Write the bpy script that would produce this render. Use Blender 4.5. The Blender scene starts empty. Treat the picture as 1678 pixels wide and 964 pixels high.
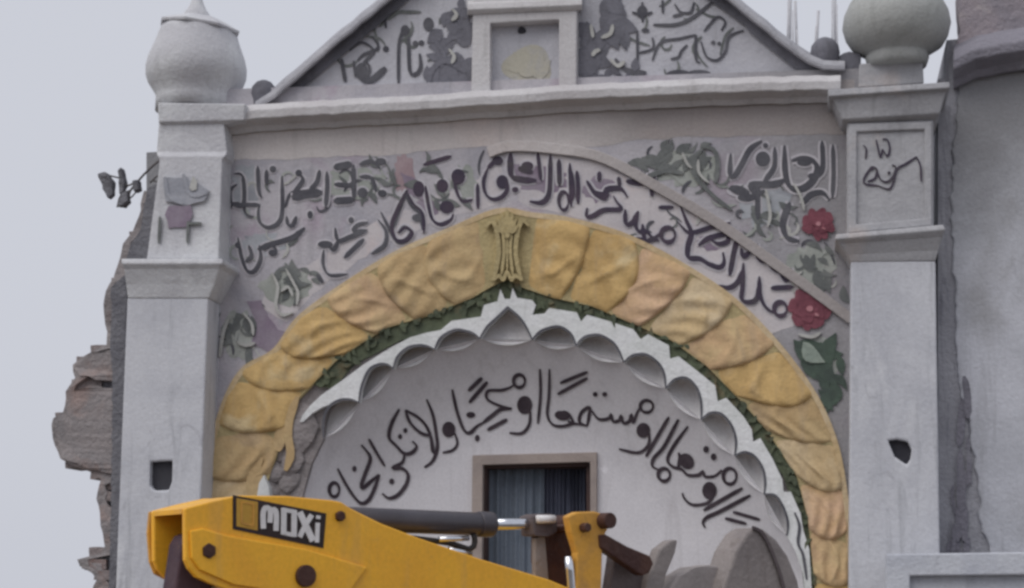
import bpy, bmesh, math, random
from mathutils import Vector, Matrix, noise
from mathutils.geometry import tessellate_polygon
R = math.radians
random.seed(7)
S = bpy.context.scene

# ---------------------------------------------------------------- camera, sky, sun, exposure
FPX = 2800.0                      # focal length in pixels of the 1678-wide photograph
CAM = Vector((0.0, -10.95, 1.9))
MC = Matrix.Rotation(R(10), 3, 'Z') @ Matrix.Rotation(R(100), 3, 'X') @ Matrix.Rotation(R(0.5), 3, 'Z')
cd = bpy.data.cameras.new('camera'); cam = bpy.data.objects.new('camera', cd)
S.collection.objects.link(cam); S.camera = cam
cam.matrix_world = Matrix.Translation(CAM) @ MC.to_4x4()
cd.sensor_width = 36; cd.lens = 36 * FPX / 1678; cd.clip_end = 2000; cd.clip_start = .05

W = bpy.data.worlds.new('World'); S.world = W; W.use_nodes = True
nt = W.node_tree; nt.nodes.clear()
out = nt.nodes.new('ShaderNodeOutputWorld'); bg = nt.nodes.new('ShaderNodeBackground')
sky = nt.nodes.new('ShaderNodeTexSky'); sky.sky_type = 'NISHITA'; sky.sun_disc = False
sky.sun_elevation = R(52); sky.sun_rotation = R(218); sky.dust_density = 6; sky.air_density = 1.2
hs = nt.nodes.new('ShaderNodeHueSaturation'); hs.inputs['Saturation'].default_value = .25
mx = nt.nodes.new('ShaderNodeMixRGB'); mx.inputs[0].default_value = .86; mx.inputs[2].default_value = (7.85, 8.1, 9.0, 1)
bg.inputs['Strength'].default_value = .08
nt.links.new(sky.outputs[0], hs.inputs['Color']); nt.links.new(hs.outputs[0], mx.inputs[1])
nt.links.new(mx.outputs[0], bg.inputs[0]); nt.links.new(bg.outputs[0], out.inputs[0])
sl = bpy.data.lights.new('sun', 'SUN'); sl.energy = 1.4; sl.angle = R(55); sl.color = (1, .96, .92)
sun = bpy.data.objects.new('sun', sl); S.collection.objects.link(sun)
# sun_rotation is measured clockwise from +Y seen from above
ea, ro = R(52), R(218)
sd = Vector((math.sin(ro) * math.cos(ea), math.cos(ro) * math.cos(ea), math.sin(ea)))
sun.rotation_euler = (-sd).to_track_quat('-Z', 'Y').to_euler(); sun.location = sd * 30
vs = S.view_settings; vs.view_transform = 'Standard'; vs.look = 'None'; vs.gamma = 1; vs.use_curve_mapping = False
vs.exposure = 0.06
S.cycles.filter_width = 2.9

# ---------------------------------------------------------------- helpers
def ray(px, py):
    return (MC @ Vector(((px - 839) / FPX, -(py - 482) / FPX, -1))).normalized()

class Pl:
    """A plane in the scene; at() finds the point on it that the photograph shows at a pixel."""
    def __init__(s, o, n): s.o = Vector(o); s.n = Vector(n).normalized()
    def at(s, p, off=0.0):
        d = ray(*p); return CAM + d * ((s.o + s.n * off - CAM).dot(s.n) / d.dot(s.n))
F = Pl((0, 0, 0), (0, -1, 0))     # the face of the gateway

def ppm(pl, p, off=0):            # pixels per metre at a point
    return FPX / ((pl.at(p, off) - CAM).dot(MC @ Vector((0, 0, -1))))

def root_loc(o):
    while o.parent: o = o.parent
    return o.location.copy()

def obj(name, bm, mat, parent=None, smooth=False, bevel=0, label=None, recalc=True, subd=0):
    if recalc: bmesh.ops.recalc_face_normals(bm, faces=bm.faces)
    if parent is not None: bmesh.ops.translate(bm, verts=bm.verts, vec=-root_loc(parent))
    me = bpy.data.meshes.new(name); bm.to_mesh(me); bm.free()
    for p in me.polygons: p.use_smooth = smooth
    o = bpy.data.objects.new(name, me); S.collection.objects.link(o)
    for m in (mat if isinstance(mat, (list, tuple)) else [mat]): me.materials.append(m)
    if parent is not None: o.parent = parent
    if bevel:
        b = o.modifiers.new('bevel', 'BEVEL'); b.width = bevel; b.segments = 2; b.limit_method = 'ANGLE'; b.angle_limit = R(40)
    if subd:
        b = o.modifiers.new('sub', 'SUBSURF'); b.levels = b.render_levels = subd
    if label: o['label'] = label
    return o

def thing(name, label, cat, loc=(0, 0, 0), group=None):
    o = bpy.data.objects.new(name, None); S.collection.objects.link(o); o.location = loc
    o['label'] = label; o['category'] = cat
    if group: o['group'] = group
    return o

def tag(o, label, cat, group=None):
    o['label'] = label; o['category'] = cat
    if group: o['group'] = group
    return o

def jag(poly, step=14, amp=1.2, seed=1, closed=True):
    rnd = random.Random(seed); out = []
    n = len(poly)
    for i in range(n if closed else n - 1):
        a, b = poly[i], poly[(i + 1) % n]
        L = math.hypot(b[0] - a[0], b[1] - a[1]); k = max(1, int(L / step))
        for j in range(k):
            t = j / k; w = 0 if j == 0 else 1
            out.append((a[0] + (b[0] - a[0]) * t + rnd.uniform(-amp, amp) * w, a[1] + (b[1] - a[1]) * t + rnd.uniform(-amp, amp) * w))
    if not closed: out.append(poly[-1])
    return out

def prism(bm, pl, poly, off, thick, holes=(), ortho=False, mi=0):
    """Polygon traced on the plane at distance off in front of it, given a thickness backwards.
    ortho: traced on the plane itself, then moved along its normal."""
    n = pl.n
    def pt(p): return pl.at(p, 0) + n * off if ortho else pl.at(p, off)
    loops = [[pt(p) for p in poly]] + [[pt(p) for p in h] for h in holes]
    flat = [v for l in loops for v in l]
    fr = [bm.verts.new(v) for v in flat]; bk = [bm.verts.new(v - n * thick) for v in flat]
    fs = []
    for t in tessellate_polygon(loops):
        try:
            fs.append(bm.faces.new([fr[i] for i in t])); fs.append(bm.faces.new([bk[i] for i in reversed(t)]))
        except ValueError: pass
    k = 0
    for l in loops:
        m = len(l)
        for i in range(m):
            j = (i + 1) % m
            try: fs.append(bm.faces.new([fr[k + i], fr[k + j], bk[k + j], bk[k + i]]))
            except ValueError: pass
        k += m
    for f in fs: f.material_index = mi
    return bm

def loft(bm, pl, levels, back, cap=True):
    """levels: (xl, xr, y, off) pixels traced at distance off; straight back to 'back' (metres behind the plane)."""
    rings = []
    for xl, xr, y, off in levels:
        yl, yr = (y if isinstance(y, tuple) else (y, y))
        a = pl.at((xl, yl), off); b = pl.at((xr, yr), off)
        a2 = a - pl.n * (off + back); b2 = b - pl.n * (off + back)
        rings.append([bm.verts.new(v) for v in (a, b, b2, a2)])
    for r0, r1 in zip(rings, rings[1:]):
        for i in range(4):
            j = (i + 1) % 4; bm.faces.new([r0[i], r0[j], r1[j], r1[i]])
    if cap:
        bm.faces.new(rings[0]); bm.faces.new(rings[-1])
    return bm

def lathe(bm, c, prof, n=40, wob=0.0, seed=0):
    rings = []
    for k, (r, z) in enumerate(prof):
        if r < 1e-4: rings.append([bm.verts.new((c[0], c[1], z))]); continue
        rg = []
        for i in range(n):
            a = 2 * math.pi * i / n
            q = 1 + wob * noise.noise(Vector((math.cos(a) * 2 + seed, math.sin(a) * 2, z * 5)))
            rg.append(bm.verts.new((c[0] + r * q * math.cos(a), c[1] + r * q * math.sin(a), z)))
        rings.append(rg)
    for a, b in zip(rings, rings[1:]):
        for i in range(n):
            j = (i + 1) % n
            va = [a[i], a[j]] if len(a) > 1 else [a[0]]
            vb = [b[j], b[i]] if len(b) > 1 else [b[0]]
            if len(va) + len(vb) > 2: bm.faces.new(va + vb)
    for rg in (rings[0], rings[-1]):
        if len(rg) > 2: bm.faces.new(rg)
    return bm

def tube(bm, pts, rad, n=10, cap=True):
    rings = []
    for i, p in enumerate(pts):
        p = Vector(p); r = rad[i] if isinstance(rad, (list, tuple)) else rad
        d = (Vector(pts[min(i + 1, len(pts) - 1)]) - Vector(pts[max(i - 1, 0)])).normalized()
        u = d.orthogonal().normalized() if i == 0 else (u0 - d * u0.dot(d)).normalized()
        u0 = u; v = d.cross(u)
        rings.append([bm.verts.new(p + (u * math.cos(2 * math.pi * k / n) + v * math.sin(2 * math.pi * k / n)) * r) for k in range(n)])
    for a, b in zip(rings, rings[1:]):
        for k in range(n): bm.faces.new([a[k], a[(k + 1) % n], b[(k + 1) % n], b[k]])
    if cap: bm.faces.new(rings[0]); bm.faces.new(rings[-1])
    return bm

def smooth_path(pts, step=3.0):
    if len(pts) == 2:
        pts = [pts[0], ((pts[0][0] + pts[1][0]) / 2, (pts[0][1] + pts[1][1]) / 2), pts[1]]
    q = [pts[0]] + list(pts) + [pts[-1]]; out = []
    for i in range(1, len(q) - 2):
        a, b, c, d = q[i - 1], q[i], q[i + 1], q[i + 2]
        L = math.hypot(c[0] - b[0], c[1] - b[1]); k = max(2, int(L / step))
        for j in range(k):
            t = j / k; o = []
            for m in (0, 1):
                o.append(.5 * (2 * b[m] + (c[m] - a[m]) * t + (2 * a[m] - 5 * b[m] + 4 * c[m] - d[m]) * t * t + (3 * b[m] - a[m] - 3 * c[m] + d[m]) * t ** 3))
            out.append(tuple(o))
    out.append(tuple(pts[-1])); return out

STK = [0]
def stroke(bm, surf, pts, w, h=.006, taper=.55, nib=R(50), mod=.35, mi=0, back=0.02):
    """One stroke of a reed pen along a path: a raised ribbon whose width follows the nib."""
    P = smooth_path(pts); n = len(P); STK[0] += 1
    h = h + (STK[0] % 12) * .00025
    L = []
    for i, p in enumerate(P):
        a, b = P[max(i - 1, 0)], P[min(i + 1, n - 1)]
        dx, dy = b[0] - a[0], b[1] - a[1]; l = math.hypot(dx, dy) or 1; dx /= l; dy /= l
        an = math.atan2(dy, dx)
        ww = w * ((1 - mod) + mod * abs(math.sin(an - nib))) / 2
        e = min(i, n - 1 - i) / max(1, n * .18); ww *= taper + (1 - taper) * min(1, e)
        hh = h + i * 1.2e-5
        q = (-dy * ww, dx * ww)
        p1 = (p[0] + q[0], p[1] + q[1]); p2 = (p[0] - q[0], p[1] - q[1])
        L.append([bm.verts.new(surf(p1, hh)), bm.verts.new(surf(p2, hh)), bm.verts.new(surf(p2, hh - back)), bm.verts.new(surf(p1, hh - back))])
    fs = []
    for a, b in zip(L, L[1:]):
        fs += [bm.faces.new([a[0], a[1], b[1], b[0]]), bm.faces.new([a[1], a[2], b[2], b[1]]), bm.faces.new([a[3], a[0], b[0], b[3]])]
    fs += [bm.faces.new(L[0]), bm.faces.new(list(reversed(L[-1])))]
    for f in fs: f.material_index = mi

def blob(bm, surf, c, rx, ry=None, rot=0, h=.006, back=.02, mi=0, n=16, wob=.0, sq=1.0):
    ry = ry or rx; STK[0] += 1; h = h + (STK[0] % 12) * .00025
    ps = []
    for i in range(n):
        a = 2 * math.pi * i / n
        k = 1 + wob * math.sin(a * 3 + c[0])
        x = rx * k * math.copysign(abs(math.cos(a)) ** sq, math.cos(a)); y = ry * k * math.copysign(abs(math.sin(a)) ** sq, math.sin(a))
        ps.append((c[0] + x * math.cos(rot) - y * math.sin(rot), c[1] + x * math.sin(rot) + y * math.cos(rot)))
    poly(bm, surf, ps, h, back, mi)

def poly(bm, surf, ps, h=.006, back=.02, mi=0):
    fr = [bm.verts.new(surf(p, h)) for p in ps]; bk = [bm.verts.new(surf(p, h - back)) for p in ps]
    fs = []
    for t in tessellate_polygon([[Vector((p[0], p[1], 0)) for p in ps]]):
        try: fs.append(bm.faces.new([fr[i] for i in t]))
        except ValueError: pass
    for i in range(len(ps)):
        j = (i + 1) % len(ps); fs.append(bm.faces.new([fr[i], fr[j], bk[j], bk[i]]))
    for f in fs: f.material_index = mi

def leaf(bm, surf, c, ang, ln, wd, h=.006, back=.02, mi=0, bend=.15):
    ca, sa = math.cos(ang), math.sin(ang); ps = []
    for s in (1, -1):
        for k in range(7):
            t = k / 6 if s == 1 else 1 - k / 6
            if s == -1 and k in (0, 6): continue
            y = s * wd * math.sin(math.pi * t ** .8) + bend * ln * math.sin(math.pi * t); x = t * ln
            ps.append((c[0] + x * ca - y * sa, c[1] + x * sa + y * ca))
    STK[0] += 1
    poly(bm, surf, ps, h + (STK[0] % 12) * .00025, back, mi)

# ---------------------------------------------------------------- materials
def new_mat(name):
    m = bpy.data.materials.new(name); m.use_nodes = True
    return m, m.node_tree, m.node_tree.nodes['Principled BSDF']

def mat(name, c, c2=None, scale=2.5, rough=.9, bump=.35, streak=0.0, streak_c=(.12, .12, .12), spots=0.0, spot_c=(.2, .2, .2),
        c3=None, metal=0, spec=.25, fine=60, coat=0, stain_scale=1.0, side_tone=None):
    m, t, b = new_mat(name); N, Lk = t.nodes.new, t.links.new
    b.inputs['Roughness'].default_value = rough; b.inputs['Metallic'].default_value = metal
    b.inputs['Specular IOR Level'].default_value = spec
    if coat: b.inputs['Coat Weight'].default_value = coat
    tc = N('ShaderNodeTexCoord')
    def ns(sc, det=6, vec=None, dist=0, rgh=.6):
        q = N('ShaderNodeTexNoise'); q.inputs['Scale'].default_value = sc; q.inputs['Detail'].default_value = det
        q.inputs['Distortion'].default_value = dist; q.inputs['Roughness'].default_value = rgh
        Lk(vec or tc.outputs['Object'], q.inputs['Vector']); return q.outputs['Fac']
    def ramp(fac, a, bb):
        q = N('ShaderNodeMapRange'); q.inputs[1].default_value = a; q.inputs[2].default_value = bb; q.interpolation_type = 'SMOOTHSTEP'
        Lk(fac, q.inputs[0]); return q.outputs[0]
    def mix(fac, a, bb):
        q = N('ShaderNodeMixRGB')
        for s, v in ((0, fac), (1, a), (2, bb)):
            if hasattr(v, 'links'): Lk(v, q.inputs[s])
            elif isinstance(v, tuple): q.inputs[s].default_value = (*v, 1)
            else: q.inputs[s].default_value = v
        return q.outputs[0]
    c2 = c2 or tuple(x * .72 for x in c)
    col = mix(ramp(ns(scale, 8, dist=.6), .38, .66), c, c2)
    if c3: col = mix(ramp(ns(scale * .7 + .37, 5, dist=.4), .52, .68), col, c3)
    if streak:
        mp = N('ShaderNodeMapping'); mp.inputs['Scale'].default_value = (5, 5, .55); Lk(tc.outputs['Object'], mp.inputs[0])
        f = ramp(ns(1.6 * stain_scale, 6, mp.outputs[0], 1.0), .52, .72)
        q = N('ShaderNodeMath'); q.operation = 'MULTIPLY'; q.inputs[1].default_value = streak; Lk(f, q.inputs[0])
        col = mix(q.outputs[0], col, streak_c)
    if spots:
        f = ramp(ns(scale * 4.5, 5, dist=1.2), .62, .70)
        q = N('ShaderNodeMath'); q.operation = 'MULTIPLY'; q.inputs[1].default_value = spots; Lk(f, q.inputs[0])
        col = mix(q.outputs[0], col, spot_c)
    if side_tone:     # (axis, start, end, colour, strength): colour darkens along one axis, with a ragged edge
        ge = N('ShaderNodeNewGeometry'); sx = N('ShaderNodeSeparateXYZ'); Lk(ge.outputs['Position'], sx.inputs[0])
        a = N('ShaderNodeMath'); a.operation = 'MULTIPLY_ADD'; a.inputs[1].default_value = 1.6 * abs(side_tone[2] - side_tone[1]); Lk(ns(1.3, 7, ge.outputs['Position'], .8), a.inputs[0]); Lk(sx.outputs[side_tone[0]], a.inputs[2])
        o_ = .8 * abs(side_tone[2] - side_tone[1]); f = ramp(a.outputs[0], side_tone[1] + o_, side_tone[2] + o_)
        q = N('ShaderNodeMath'); q.operation = 'MULTIPLY'; q.inputs[1].default_value = side_tone[4]; Lk(f, q.inputs[0])
        col = mix(q.outputs[0], col, side_tone[3])
    fn = ramp(ns(fine, 4), .3, .7)
    q = N('ShaderNodeMixRGB'); q.blend_type = 'MULTIPLY'; q.inputs[0].default_value = .10; Lk(col, q.inputs[1]); Lk(fn, q.inputs[2])
    Lk(q.outputs[0], b.inputs['Base Color'])
    if bump:
        bp = N('ShaderNodeBump'); bp.inputs['Strength'].default_value = bump; bp.inputs['Distance'].default_value = .02
        ad = N('ShaderNodeMath'); ad.operation = 'ADD'
        Lk(ns(scale * 5, 8), ad.inputs[0]); Lk(ns(fine * .6, 4), ad.inputs[1]); Lk(ad.outputs[0], bp.inputs['Height'])
        Lk(bp.outputs[0], b.inputs['Normal'])
    return m

M = dict(
    wall=mat('spandrel_plaster', (.50, .48, .51), (.40, .39, .43), 2.2, streak=.35, streak_c=(.29, .28, .30), c3=(.43, .37, .43), spots=.35, spot_c=(.33, .32, .34), side_tone=(0, F.at((1050, 300)).x, F.at((1420, 300)).x, (.27, .265, .275), .8)),  # spandrel colour gets darker towards the right
    frieze=mat('frieze_plaster', (.60, .565, .555), (.54, .49, .48), 1.1, streak=.35, streak_c=(.37, .35, .34), c3=(.64, .56, .53), side_tone=(0, F.at((900, 230)).x, F.at((1100, 230)).x, (.32, .29, .285), .75)),  # frieze colour gets darker towards the right
    cornice=mat('cornice_plaster', (.6, .59, .6), (.52, .5, .51), 1.7, streak=.3, streak_c=(.24, .23, .22)),
    pillar=mat('pillar_plaster', (.60, .61, .65), (.49, .50, .545), 1.2, bump=.2, streak=.75, streak_c=(.37, .38, .41), spots=.45, spot_c=(.36, .36, .39), c3=(.68, .69, .72)),
    capital=mat('capital_plaster', (.46, .46, .48), (.36, .36, .38), 2.0, streak=.4, streak_c=(.22, .22, .23), c3=(.5, .46, .45)),
    dome=mat('dome_plaster', (.66, .67, .69), (.53, .53, .56), 1.8, streak=.3, streak_c=(.36, .36, .38)),
    mossdome=mat('mossy_plaster', (.46, .47, .46), (.36, .37, .36), 1.5, streak=.15, streak_c=(.12, .125, .11), spots=.3, spot_c=(.13, .14, .10)),
    pediment=mat('pediment_plaster', (.53, .53, .57), (.43, .43, .47), 1.5, streak=.35, streak_c=(.3, .3, .32)),
    copinglight=mat('coping_light', (.42, .42, .45), (.33, .33, .36), 3, streak=.4, streak_c=(.22, .22, .24)),
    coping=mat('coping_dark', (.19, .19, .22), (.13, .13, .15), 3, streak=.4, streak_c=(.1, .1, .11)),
    gold=[mat('gilded_relief_%s' % k, c, c2, 3, bump=.4, spots=.4, spot_c=(.40, .29, .17), c3=c3, fine=40, streak=.35, streak_c=(.40, .31, .22)) for k, c, c2, c3 in (
        ('ochre', (.62, .43, .19), (.52, .35, .15), (.60, .47, .27)),
        ('pale', (.62, .50, .33), (.56, .42, .24), (.6, .45, .25)),
        ('rust', (.58, .40, .23), (.60, .45, .25), (.52, .36, .22)), ('peach', (.64, .44, .29), (.58, .40, .22), (.66, .5, .34)), ('cream', (.62, .54, .40), (.58, .45, .28), (.62, .48, .3)), ('umber', (.48, .34, .18), (.56, .42, .23), (.42, .31, .19)))],
    oldgold=mat('keystone_olive', (.50, .41, .22), (.40, .33, .18), 6, bump=.5, spots=.4, spot_c=(.27, .22, .13)),
    green=mat('garland_green', (.12, .14, .09), (.085, .10, .07), 6, bump=.4, c3=(.19, .15, .09)),
    leafgreen=mat('leaf_paint_green', (.09, .125, .10), (.07, .09, .08), 6, bump=.2),
    white=mat('scallop_whitewash', (.76, .77, .78), (.66, .68, .67), 3, streak=.35, streak_c=(.36, .37, .37)),
    shell=mat('shell_plaster', (.78, .77, .78), (.70, .69, .70), 2.5, bump=.15, streak=.3, streak_c=(.3, .29, .29)),
    tymp=mat('tympanum_whitewash', (.73, .715, .745), (.67, .655, .685), 1.3, bump=.12, streak=.25, streak_c=(.42, .40, .41)),
    core=mat('bare_mortar', (.33, .30, .30), (.24, .22, .22), 4, bump=.8, spots=.4, spot_c=(.15, .13, .13)),
    pinkground=mat('pink_white_ground', (.60, .565, .575), (.52, .49, .51), 3, bump=.15, streak=.35, streak_c=(.42, .39, .40), c3=(.60, .53, .53)),
    rosewash=mat('rose_wash', (.34, .25, .27), (.42, .33, .35), 5, bump=.15, c3=(.28, .21, .23)),
    greenwash=mat('green_grey_wash', (.34, .36, .335), (.42, .435, .41), 5, bump=.15, c3=(.27, .29, .27)),
    bluewash=mat('blue_grey_wash', (.38, .40, .43), (.45, .46, .49), 5, bump=.15, c3=(.30, .31, .34)),
    halo=mat('pale_letter_ground', (.58, .56, .59), (.50, .48, .52), 3, bump=.15, streak=.3, streak_c=(.42, .40, .43)),
    ink=mat('lettering_paint', (.055, .042, .052), (.085, .068, .08), 8, rough=.8, bump=.1),
    violetink=mat('violet_lettering', (.06, .05, .075), (.085, .065, .09), 5, rough=.85, bump=.15, c3=(.09, .08, .09)),
    slateink=mat('slate_lettering', (.085, .085, .10), (.13, .13, .145), 4, rough=.85, bump=.15),
    greyink=mat('faded_ornament_grey', (.14, .15, .15), (.21, .22, .215), 5, rough=.9, bump=.2),
    pale=mat('pale_ornament', (.50, .50, .48), (.42, .42, .40), 5, rough=.9, bump=.2),
    violet=mat('violet_wash', (.25, .20, .26), (.31, .27, .32), 3, bump=.2),
    rose=mat('rose_paint', (.24, .085, .11), (.17, .06, .08), 8, bump=.3),
    rosepale=mat('rose_centre', (.5, .25, .28), (.42, .18, .2), 8, bump=.2),
    emblem=mat('faded_yellow_paint', (.46, .44, .37), (.43, .42, .40), 6, bump=.2),
    frame=mat('window_frame_wood', (.40, .34, .31), (.33, .28, .26), 3, bump=.2),
    reveal=mat('window_reveal', (.10, .065, .06), (.07, .05, .05), 4, bump=.2),
    dark=mat('dark_room_and_hole_shade', (.06, .06, .07), (.04, .04, .05), 3, bump=0),
    curtain=mat('curtain_slate', (.17, .20, .245), (.14, .17, .21), 3, bump=.2),
    curtaindark=mat('curtain_navy', (.12, .13, .18), (.09, .10, .14), 3, bump=.2),
    brick=mat('broken_brick', (.31, .265, .26), (.24, .21, .21), 4, bump=.9, c3=(.30, .20, .175), spots=.5, spot_c=(.33, .31, .30)),
    mortar=mat('rubble_mortar', (.21, .21, .23), (.155, .155, .175), 5, bump=.9),
    rust=mat('rusty_bar', (.16, .15, .15), (.11, .1, .1), 8, bump=.4),
    neighbour=mat('neighbour_plaster', (.60, .61, .66), (.47, .48, .52), .8, streak=.4, streak_c=(.33, .33, .35), c3=(.40, .40, .42), spots=.2, spot_c=(.4, .4, .43), side_tone=(2, F.at((1640, 440)).z, F.at((1600, 190)).z, (.25, .25, .26), .85)),  # colour gets darker towards the top
    damp=mat('neighbour_damp_plaster', (.31, .31, .325), (.24, .24, .25), 1.2, streak=.5, streak_c=(.17, .17, .18), c3=(.38, .38, .4)),
    rough=mat('unplastered_edge', (.42, .42, .455), (.33, .33, .36), 2.0, bump=.6, spots=.3, spot_c=(.25, .25, .28), streak=.8, streak_c=(.2, .2, .23), stain_scale=2.5),
    palebar=mat('hazy_bar', (.6, .6, .63), (.52, .52, .55), 6, bump=.2),  # haze over the bars is put into this pale colour
    ledge=mat('neighbour_ledge', (.27, .26, .30), (.2, .195, .225), 1.8, bump=.6, c3=(.34, .34, .37)),
    redbrick=mat('parapet_brick', (.34, .30, .325), (.27, .25, .28), 2.2, bump=.8, c3=(.46, .42, .41), streak=.4, streak_c=(.3, .29, .31)),
    boundary=mat('boundary_plaster', (.55, .57, .62), (.46, .48, .54), 2, streak=.3, streak_c=(.3, .31, .35)),
    ground=mat('dusty_ground', (.19, .17, .15), (.14, .125, .115), .6, bump=.8, spots=.5, spot_c=(.25, .23, .21)),
    yellow=mat('machine_yellow', (.92, .48, .035), (.86, .43, .035), 2.5, rough=.42, bump=.05, spec=.4, spots=.3, spot_c=(.5, .29, .1), streak=.3, streak_c=(.55, .33, .12)),
    ochre=mat('worn_machine_yellow', (.70, .36, .06), (.56, .30, .08), 5, rough=.55, bump=.15, spots=.5, spot_c=(.2, .11, .06)),
    brown=mat('oily_brown_steel_and_shade', (.085, .04, .03), (.06, .028, .025), 6, rough=.5, bump=.3, spots=.4, spot_c=(.13, .09, .07)),
    steel=mat('greasy_steel', (.14, .115, .115), (.095, .075, .08), 5, rough=.5, bump=.3, spots=.4, spot_c=(.16, .13, .12)),
    bucket=mat('bucket_steel', (.28, .25, .24), (.23, .205, .20), 3, rough=.6, bump=.4, streak=.4, streak_c=(.13, .1, .09), spots=.4, spot_c=(.27, .24, .22)),
    barrel=mat('barrel_black', (.065, .06, .072), (.05, .045, .055), 4, rough=.38, bump=.05, spec=.5, spots=.3, spot_c=(.1, .09, .09)),
    chrome=mat('chrome_rod', (.72, .74, .78), (.66, .68, .72), 4, rough=.16, bump=.0, metal=1),
    decalblack=mat('decal_black', (.03, .022, .022), (.045, .03, .03), 6, rough=.4, bump=0),
    decalwhite=mat('decal_white', (.78, .76, .76), (.7, .68, .68), 6, rough=.4, bump=0),
    decalyellow=mat('decal_yellow', (.55, .33, .06), (.5, .28, .05), 6, rough=.45, bump=0),
    rubber=mat('hose_rubber', (.03, .03, .032), (.045, .042, .042), 6, rough=.6, bump=.1),
)

# ---------------------------------------------------------------- ground
bm = bmesh.new(); N_ = 60
gv = [[None] * (N_ + 1) for _ in range(N_ + 1)]
for i in range(N_ + 1):
    for j in range(N_ + 1):
        x = math.copysign(abs(i / N_ * 2 - 1) ** 3, i / N_ * 2 - 1) * 900; y = math.copysign(abs(j / N_ * 2 - 1) ** 3, j / N_ * 2 - 1) * 900
        z = -.02 + .10 * min(0, noise.noise(Vector((x * .3, y * .3, 0)))) if abs(x) < 60 and abs(y) < 60 else -.05
        gv[i][j] = bm.verts.new((x, y, z))
for i in range(N_):
    for j in range(N_): bm.faces.new([gv[i][j], gv[i + 1][j], gv[i + 1][j + 1], gv[i][j + 1]])
g = obj('ground', bm, M['ground'], smooth=True); g['kind'] = 'structure'

# ---------------------------------------------------------------- the gateway
def gz(px, off=0):                # pixel row far enough below the frame to reach the ground at column px
    lo, hi = 900.0, 4000.0
    for _ in range(40):
        m = (lo + hi) / 2
        if F.at((px, m), off).z > -.05: lo = m
        else: hi = m
    return hi
GY = gz(860)
base = F.at((860, GY), 0)
gate = thing('gateway', 'grey plaster gateway with Arabic calligraphy around a golden scalloped arch, domed pillars and pediment', 'gateway', (base.x, 0, 0))

OUT = [(330, 830), (340, 760), (352, 710), (372, 650), (400, 605), (450, 575), (490, 522), (560, 470), (650, 415), (740, 376), (795, 352), (830, 345),
       (870, 352), (930, 360), (1020, 385), (1110, 430), (1200, 490), (1270, 560), (1330, 640), (1365, 715), (1382, 790), (1390, 870), (1393, 964)]
INN = [(425, 830), (445, 770), (465, 710), (478, 665), (512, 630), (550, 592), (590, 564), (635, 537), (700, 518), (770, 490), (805, 470), (830, 458),
       (858, 472), (905, 488), (970, 502), (1040, 532), (1100, 558), (1158, 600), (1212, 655), (1257, 706), (1306, 782), (1324, 850), (1335, 964)]
OUT = [(318, 1120), (322, 964)] + OUT + [(1396, 1120)]
INN = [(412, 1120), (416, 964)] + INN + [(1345, 1120)]

def ext(c, y):                     # carry a curve straight down to pixel row y
    return [(c[0][0], y)] + list(c) + [(c[-1][0], y)]

# spandrel wall: one slab with the arch cut out of it
mid = [((a[0] * .9 + b[0] * .1), (a[1] * .9 + b[1] * .1)) for a, b in zip(OUT, INN)]
hole = ext(mid, GY)
bm = bmesh.new()
prism(bm, F, [(250, GY), (262, 150), (1480, 110), (1480, GY)] + list(reversed(hole)), 0, .45)
spandrel = obj('spandrel_wall', bm, M['wall'], gate)

# frieze band above (slightly proud of the lettered wall), with an uneven lower edge
bm = bmesh.new()
low = [(365, 262), (420, 262), (480, 262), (520, 258), (600, 256), (700, 248), (790, 240), (830, 236), (900, 240), (985, 240), (1060, 228), (1160, 224), (1260, 222), (1400, 220)]
prism(bm, F, [(365, 180)] + jag(low, 16, 2, 3, closed=False) + [(1400, 130)], .002, .02)
obj('frieze', bm, M['frieze'], gate)

# cornice: a moulded beam
def beam(bm, pl, line, prof, ends=True):
    """line: list of px points for the top front edge; prof: (dy px, off) list from the top back to the bottom back."""
    rings = []
    for (x, y) in line:
        rings.append([bm.verts.new(pl.at((x, y + dy), off)) for dy, off in prof])
    for a, b in zip(rings, rings[1:]):
        for i in range(len(prof) - 1): bm.faces.new([a[i], a[i + 1], b[i + 1], b[i]])
    if ends: bm.faces.new(rings[0]); bm.faces.new(rings[-1])
bm = bmesh.new()
cl = jag([(368, 178), (420, 172), (640, 160), (850, 147), (945, 140), (1150, 130), (1378, 124)], 18, 1.0, 5, closed=False)
beam(bm, F, cl, [(-6, -.42), (0, .12), (8, .16), (22, .155), (28, .10), (34, .055), (44, .03), (46, -.42)])
obj('cornice', bm, M['cornice'], gate, bevel=.006)

# pediment wall, coping and the panelled block in its middle
bm = bmesh.new()
prism(bm, F, [(420, 178), (640, 0), (885, -205), (1190, 0), (1330, 100), (1370, 118), (1378, 128), (900, 160)], -.05, .22)
ped = obj('pediment', bm, M['pediment'], gate)
bm = bmesh.new()
beam(bm, F, jag([(418, 168), (450, 148), (530, 78), (640, -14), (885, -222)], 20, 1.2, 8, closed=False), [(-5, -.27), (-1, .05), (6, .07), (13, .065), (16, .01), (17, -.27)])
obj('coping', bm, M['copinglight'], ped, bevel=.006)
bm = bmesh.new()
beam(bm, F, jag([(885, -222), (1190, -16), (1240, 26), (1290, 66), (1325, 90), (1350, 100), (1385, 102)], 20, 1.2, 9, closed=False), [(-5, -.27), (-1, .05), (6, .07), (13, .065), (16, .01), (17, -.27)])
obj('coping', bm, M['copinglight'], ped, bevel=.006)
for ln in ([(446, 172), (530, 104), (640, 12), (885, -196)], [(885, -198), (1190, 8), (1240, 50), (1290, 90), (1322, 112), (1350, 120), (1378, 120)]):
    bm = bmesh.new(); stroke(bm, lambda p, h: F.at(p, -.05 + h), ln, 19, h=.022, back=.03, taper=1, mod=0); obj('dark_band', bm, M['coping'], ped)
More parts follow.
